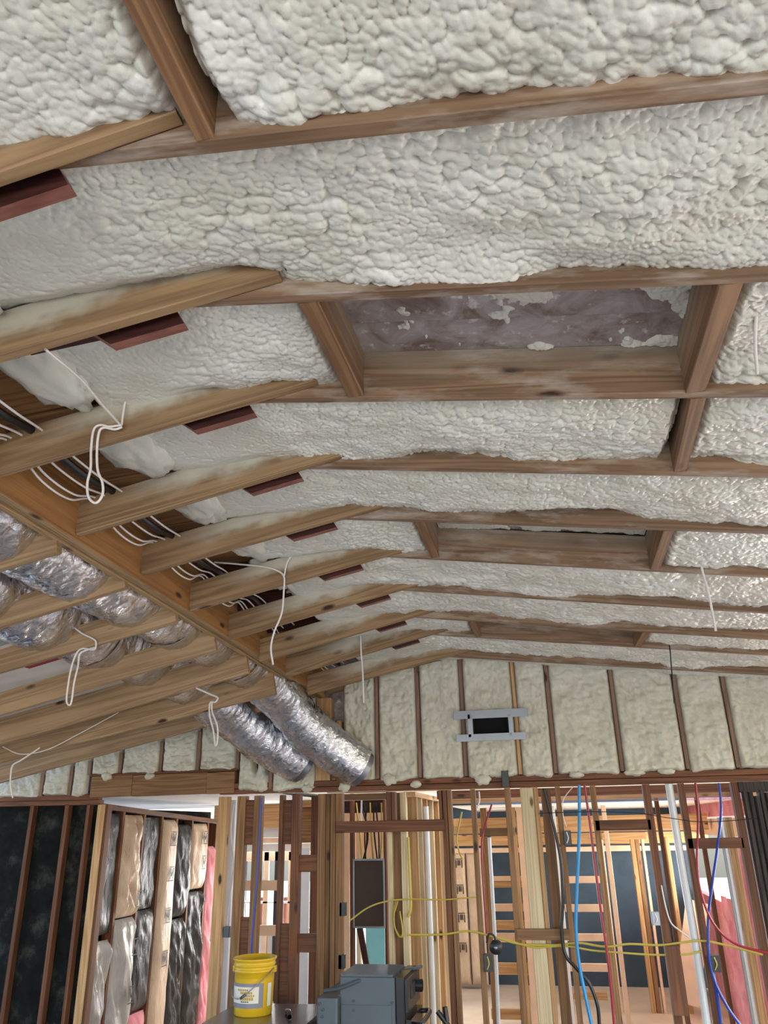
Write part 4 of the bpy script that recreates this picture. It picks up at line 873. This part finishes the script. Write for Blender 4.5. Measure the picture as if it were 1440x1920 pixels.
box('control_panel', (gx1 + .06, gy0, gt - .2), (gx1 + .085, gy0 + .48, gt - .01), M_BLACKM, RG, .004)
box('door', (gx1 + .06, gy0, .05), (gx1 + .1, gy0 + .48, gt - .24), M_BLACKM, RG, .006)
box('display', (gx1 + .085, gy0 + .1, gt - .14), (gx1 + .09, gy0 + .26, gt - .06), M_DKPLAST, RG, .002)
lk = tube('knob', [(gx1 + .085, gy0 + .36, gt - .1), (gx1 + .125, gy0 + .36, gt - .1)], .04, M_DKPLAST, RG, 20)
tube('handle', [(gx1 + .10, gy0 + .03, gt - .27), (gx1 + .16, gy0 + .05, gt - .27), (gx1 + .16, gy0 + .43, gt - .27), (gx1 + .10, gy0 + .45, gt - .27)], .016, M_BLACKM, RG, 10)
for px, py in ((663, 1877), (663, 1894), (735, 1880)):
    q = at(px, py, gy0 - .006); tube('screw', [(q[0], gy0 - .001, q[2]), (q[0], gy0 - .012, q[2])], .008, M_STEEL, RG, 10)
for px, py in ((600, 1882), (606, 1893), (604, 1906)):
    q = at(px, py, 5.82); tube('screw', [(q[0], 5.825, q[2]), (q[0], 5.81, q[2])], .009, M_STEEL, RG, 10)
cd = tube('flexible_conduit', [at(608, 1858, 5.85), at(640, 1852, 5.85), at(680, 1836, 5.92), at(720, 1826, 6.1), at(770, 1818, 6.25), at(790, 1812, 6.4)], .012, M_GREYM, None, 10); tag(cd, 'grey flexible conduit lying across the top of the oven', 'conduit')
for (p, q, lab) in (((820, 1896), (842, 1925), 'black tool handle sticking up, lower left of two'), ((834, 1888), (838, 1915), 'black tool handle sticking up, upper right of two')):
    a, b = at(*p, 6.3), at(*q, 6.3); o = root('tool_handle', tuple(b), lab, 'tool'); d = (b - a) / np.linalg.norm(b - a)
    tube('grip', [a, b], .018, M_DKPLAST, o, 12); tube('shaft', [b, b + d * .75], .009, M_STEEL, o, 8)

# things that repeat share a group
GRP = {'hanging_cable': 'white and dark cables hanging from the framing', 'cable_run': 'cables running along the support beam', 'flexible_duct': 'foil ducts above the left joists', 'insulation_batt': 'insulation batts in the wall bays',
       'water_tube': 'coloured water tubes in the stud wall', 'yellow_cable': 'yellow cables through the stud wall', 'outlet_box': 'outlet boxes on the studs', 'junction_box': 'small electrical boxes', 'white_cable': 'white cable ends in the stud wall',
       'tool_handle': 'tool handles beside the oven', 'tree': 'trees outside the house', 'white_board': 'white boards behind the studs', 'plastic_pipe': 'white plastic pipes'}
for o in bpy.data.objects:
    b = o.name.split('.')[0]
    if o.parent is None and b in GRP and o.get('label'): o['group'] = GRP[b]
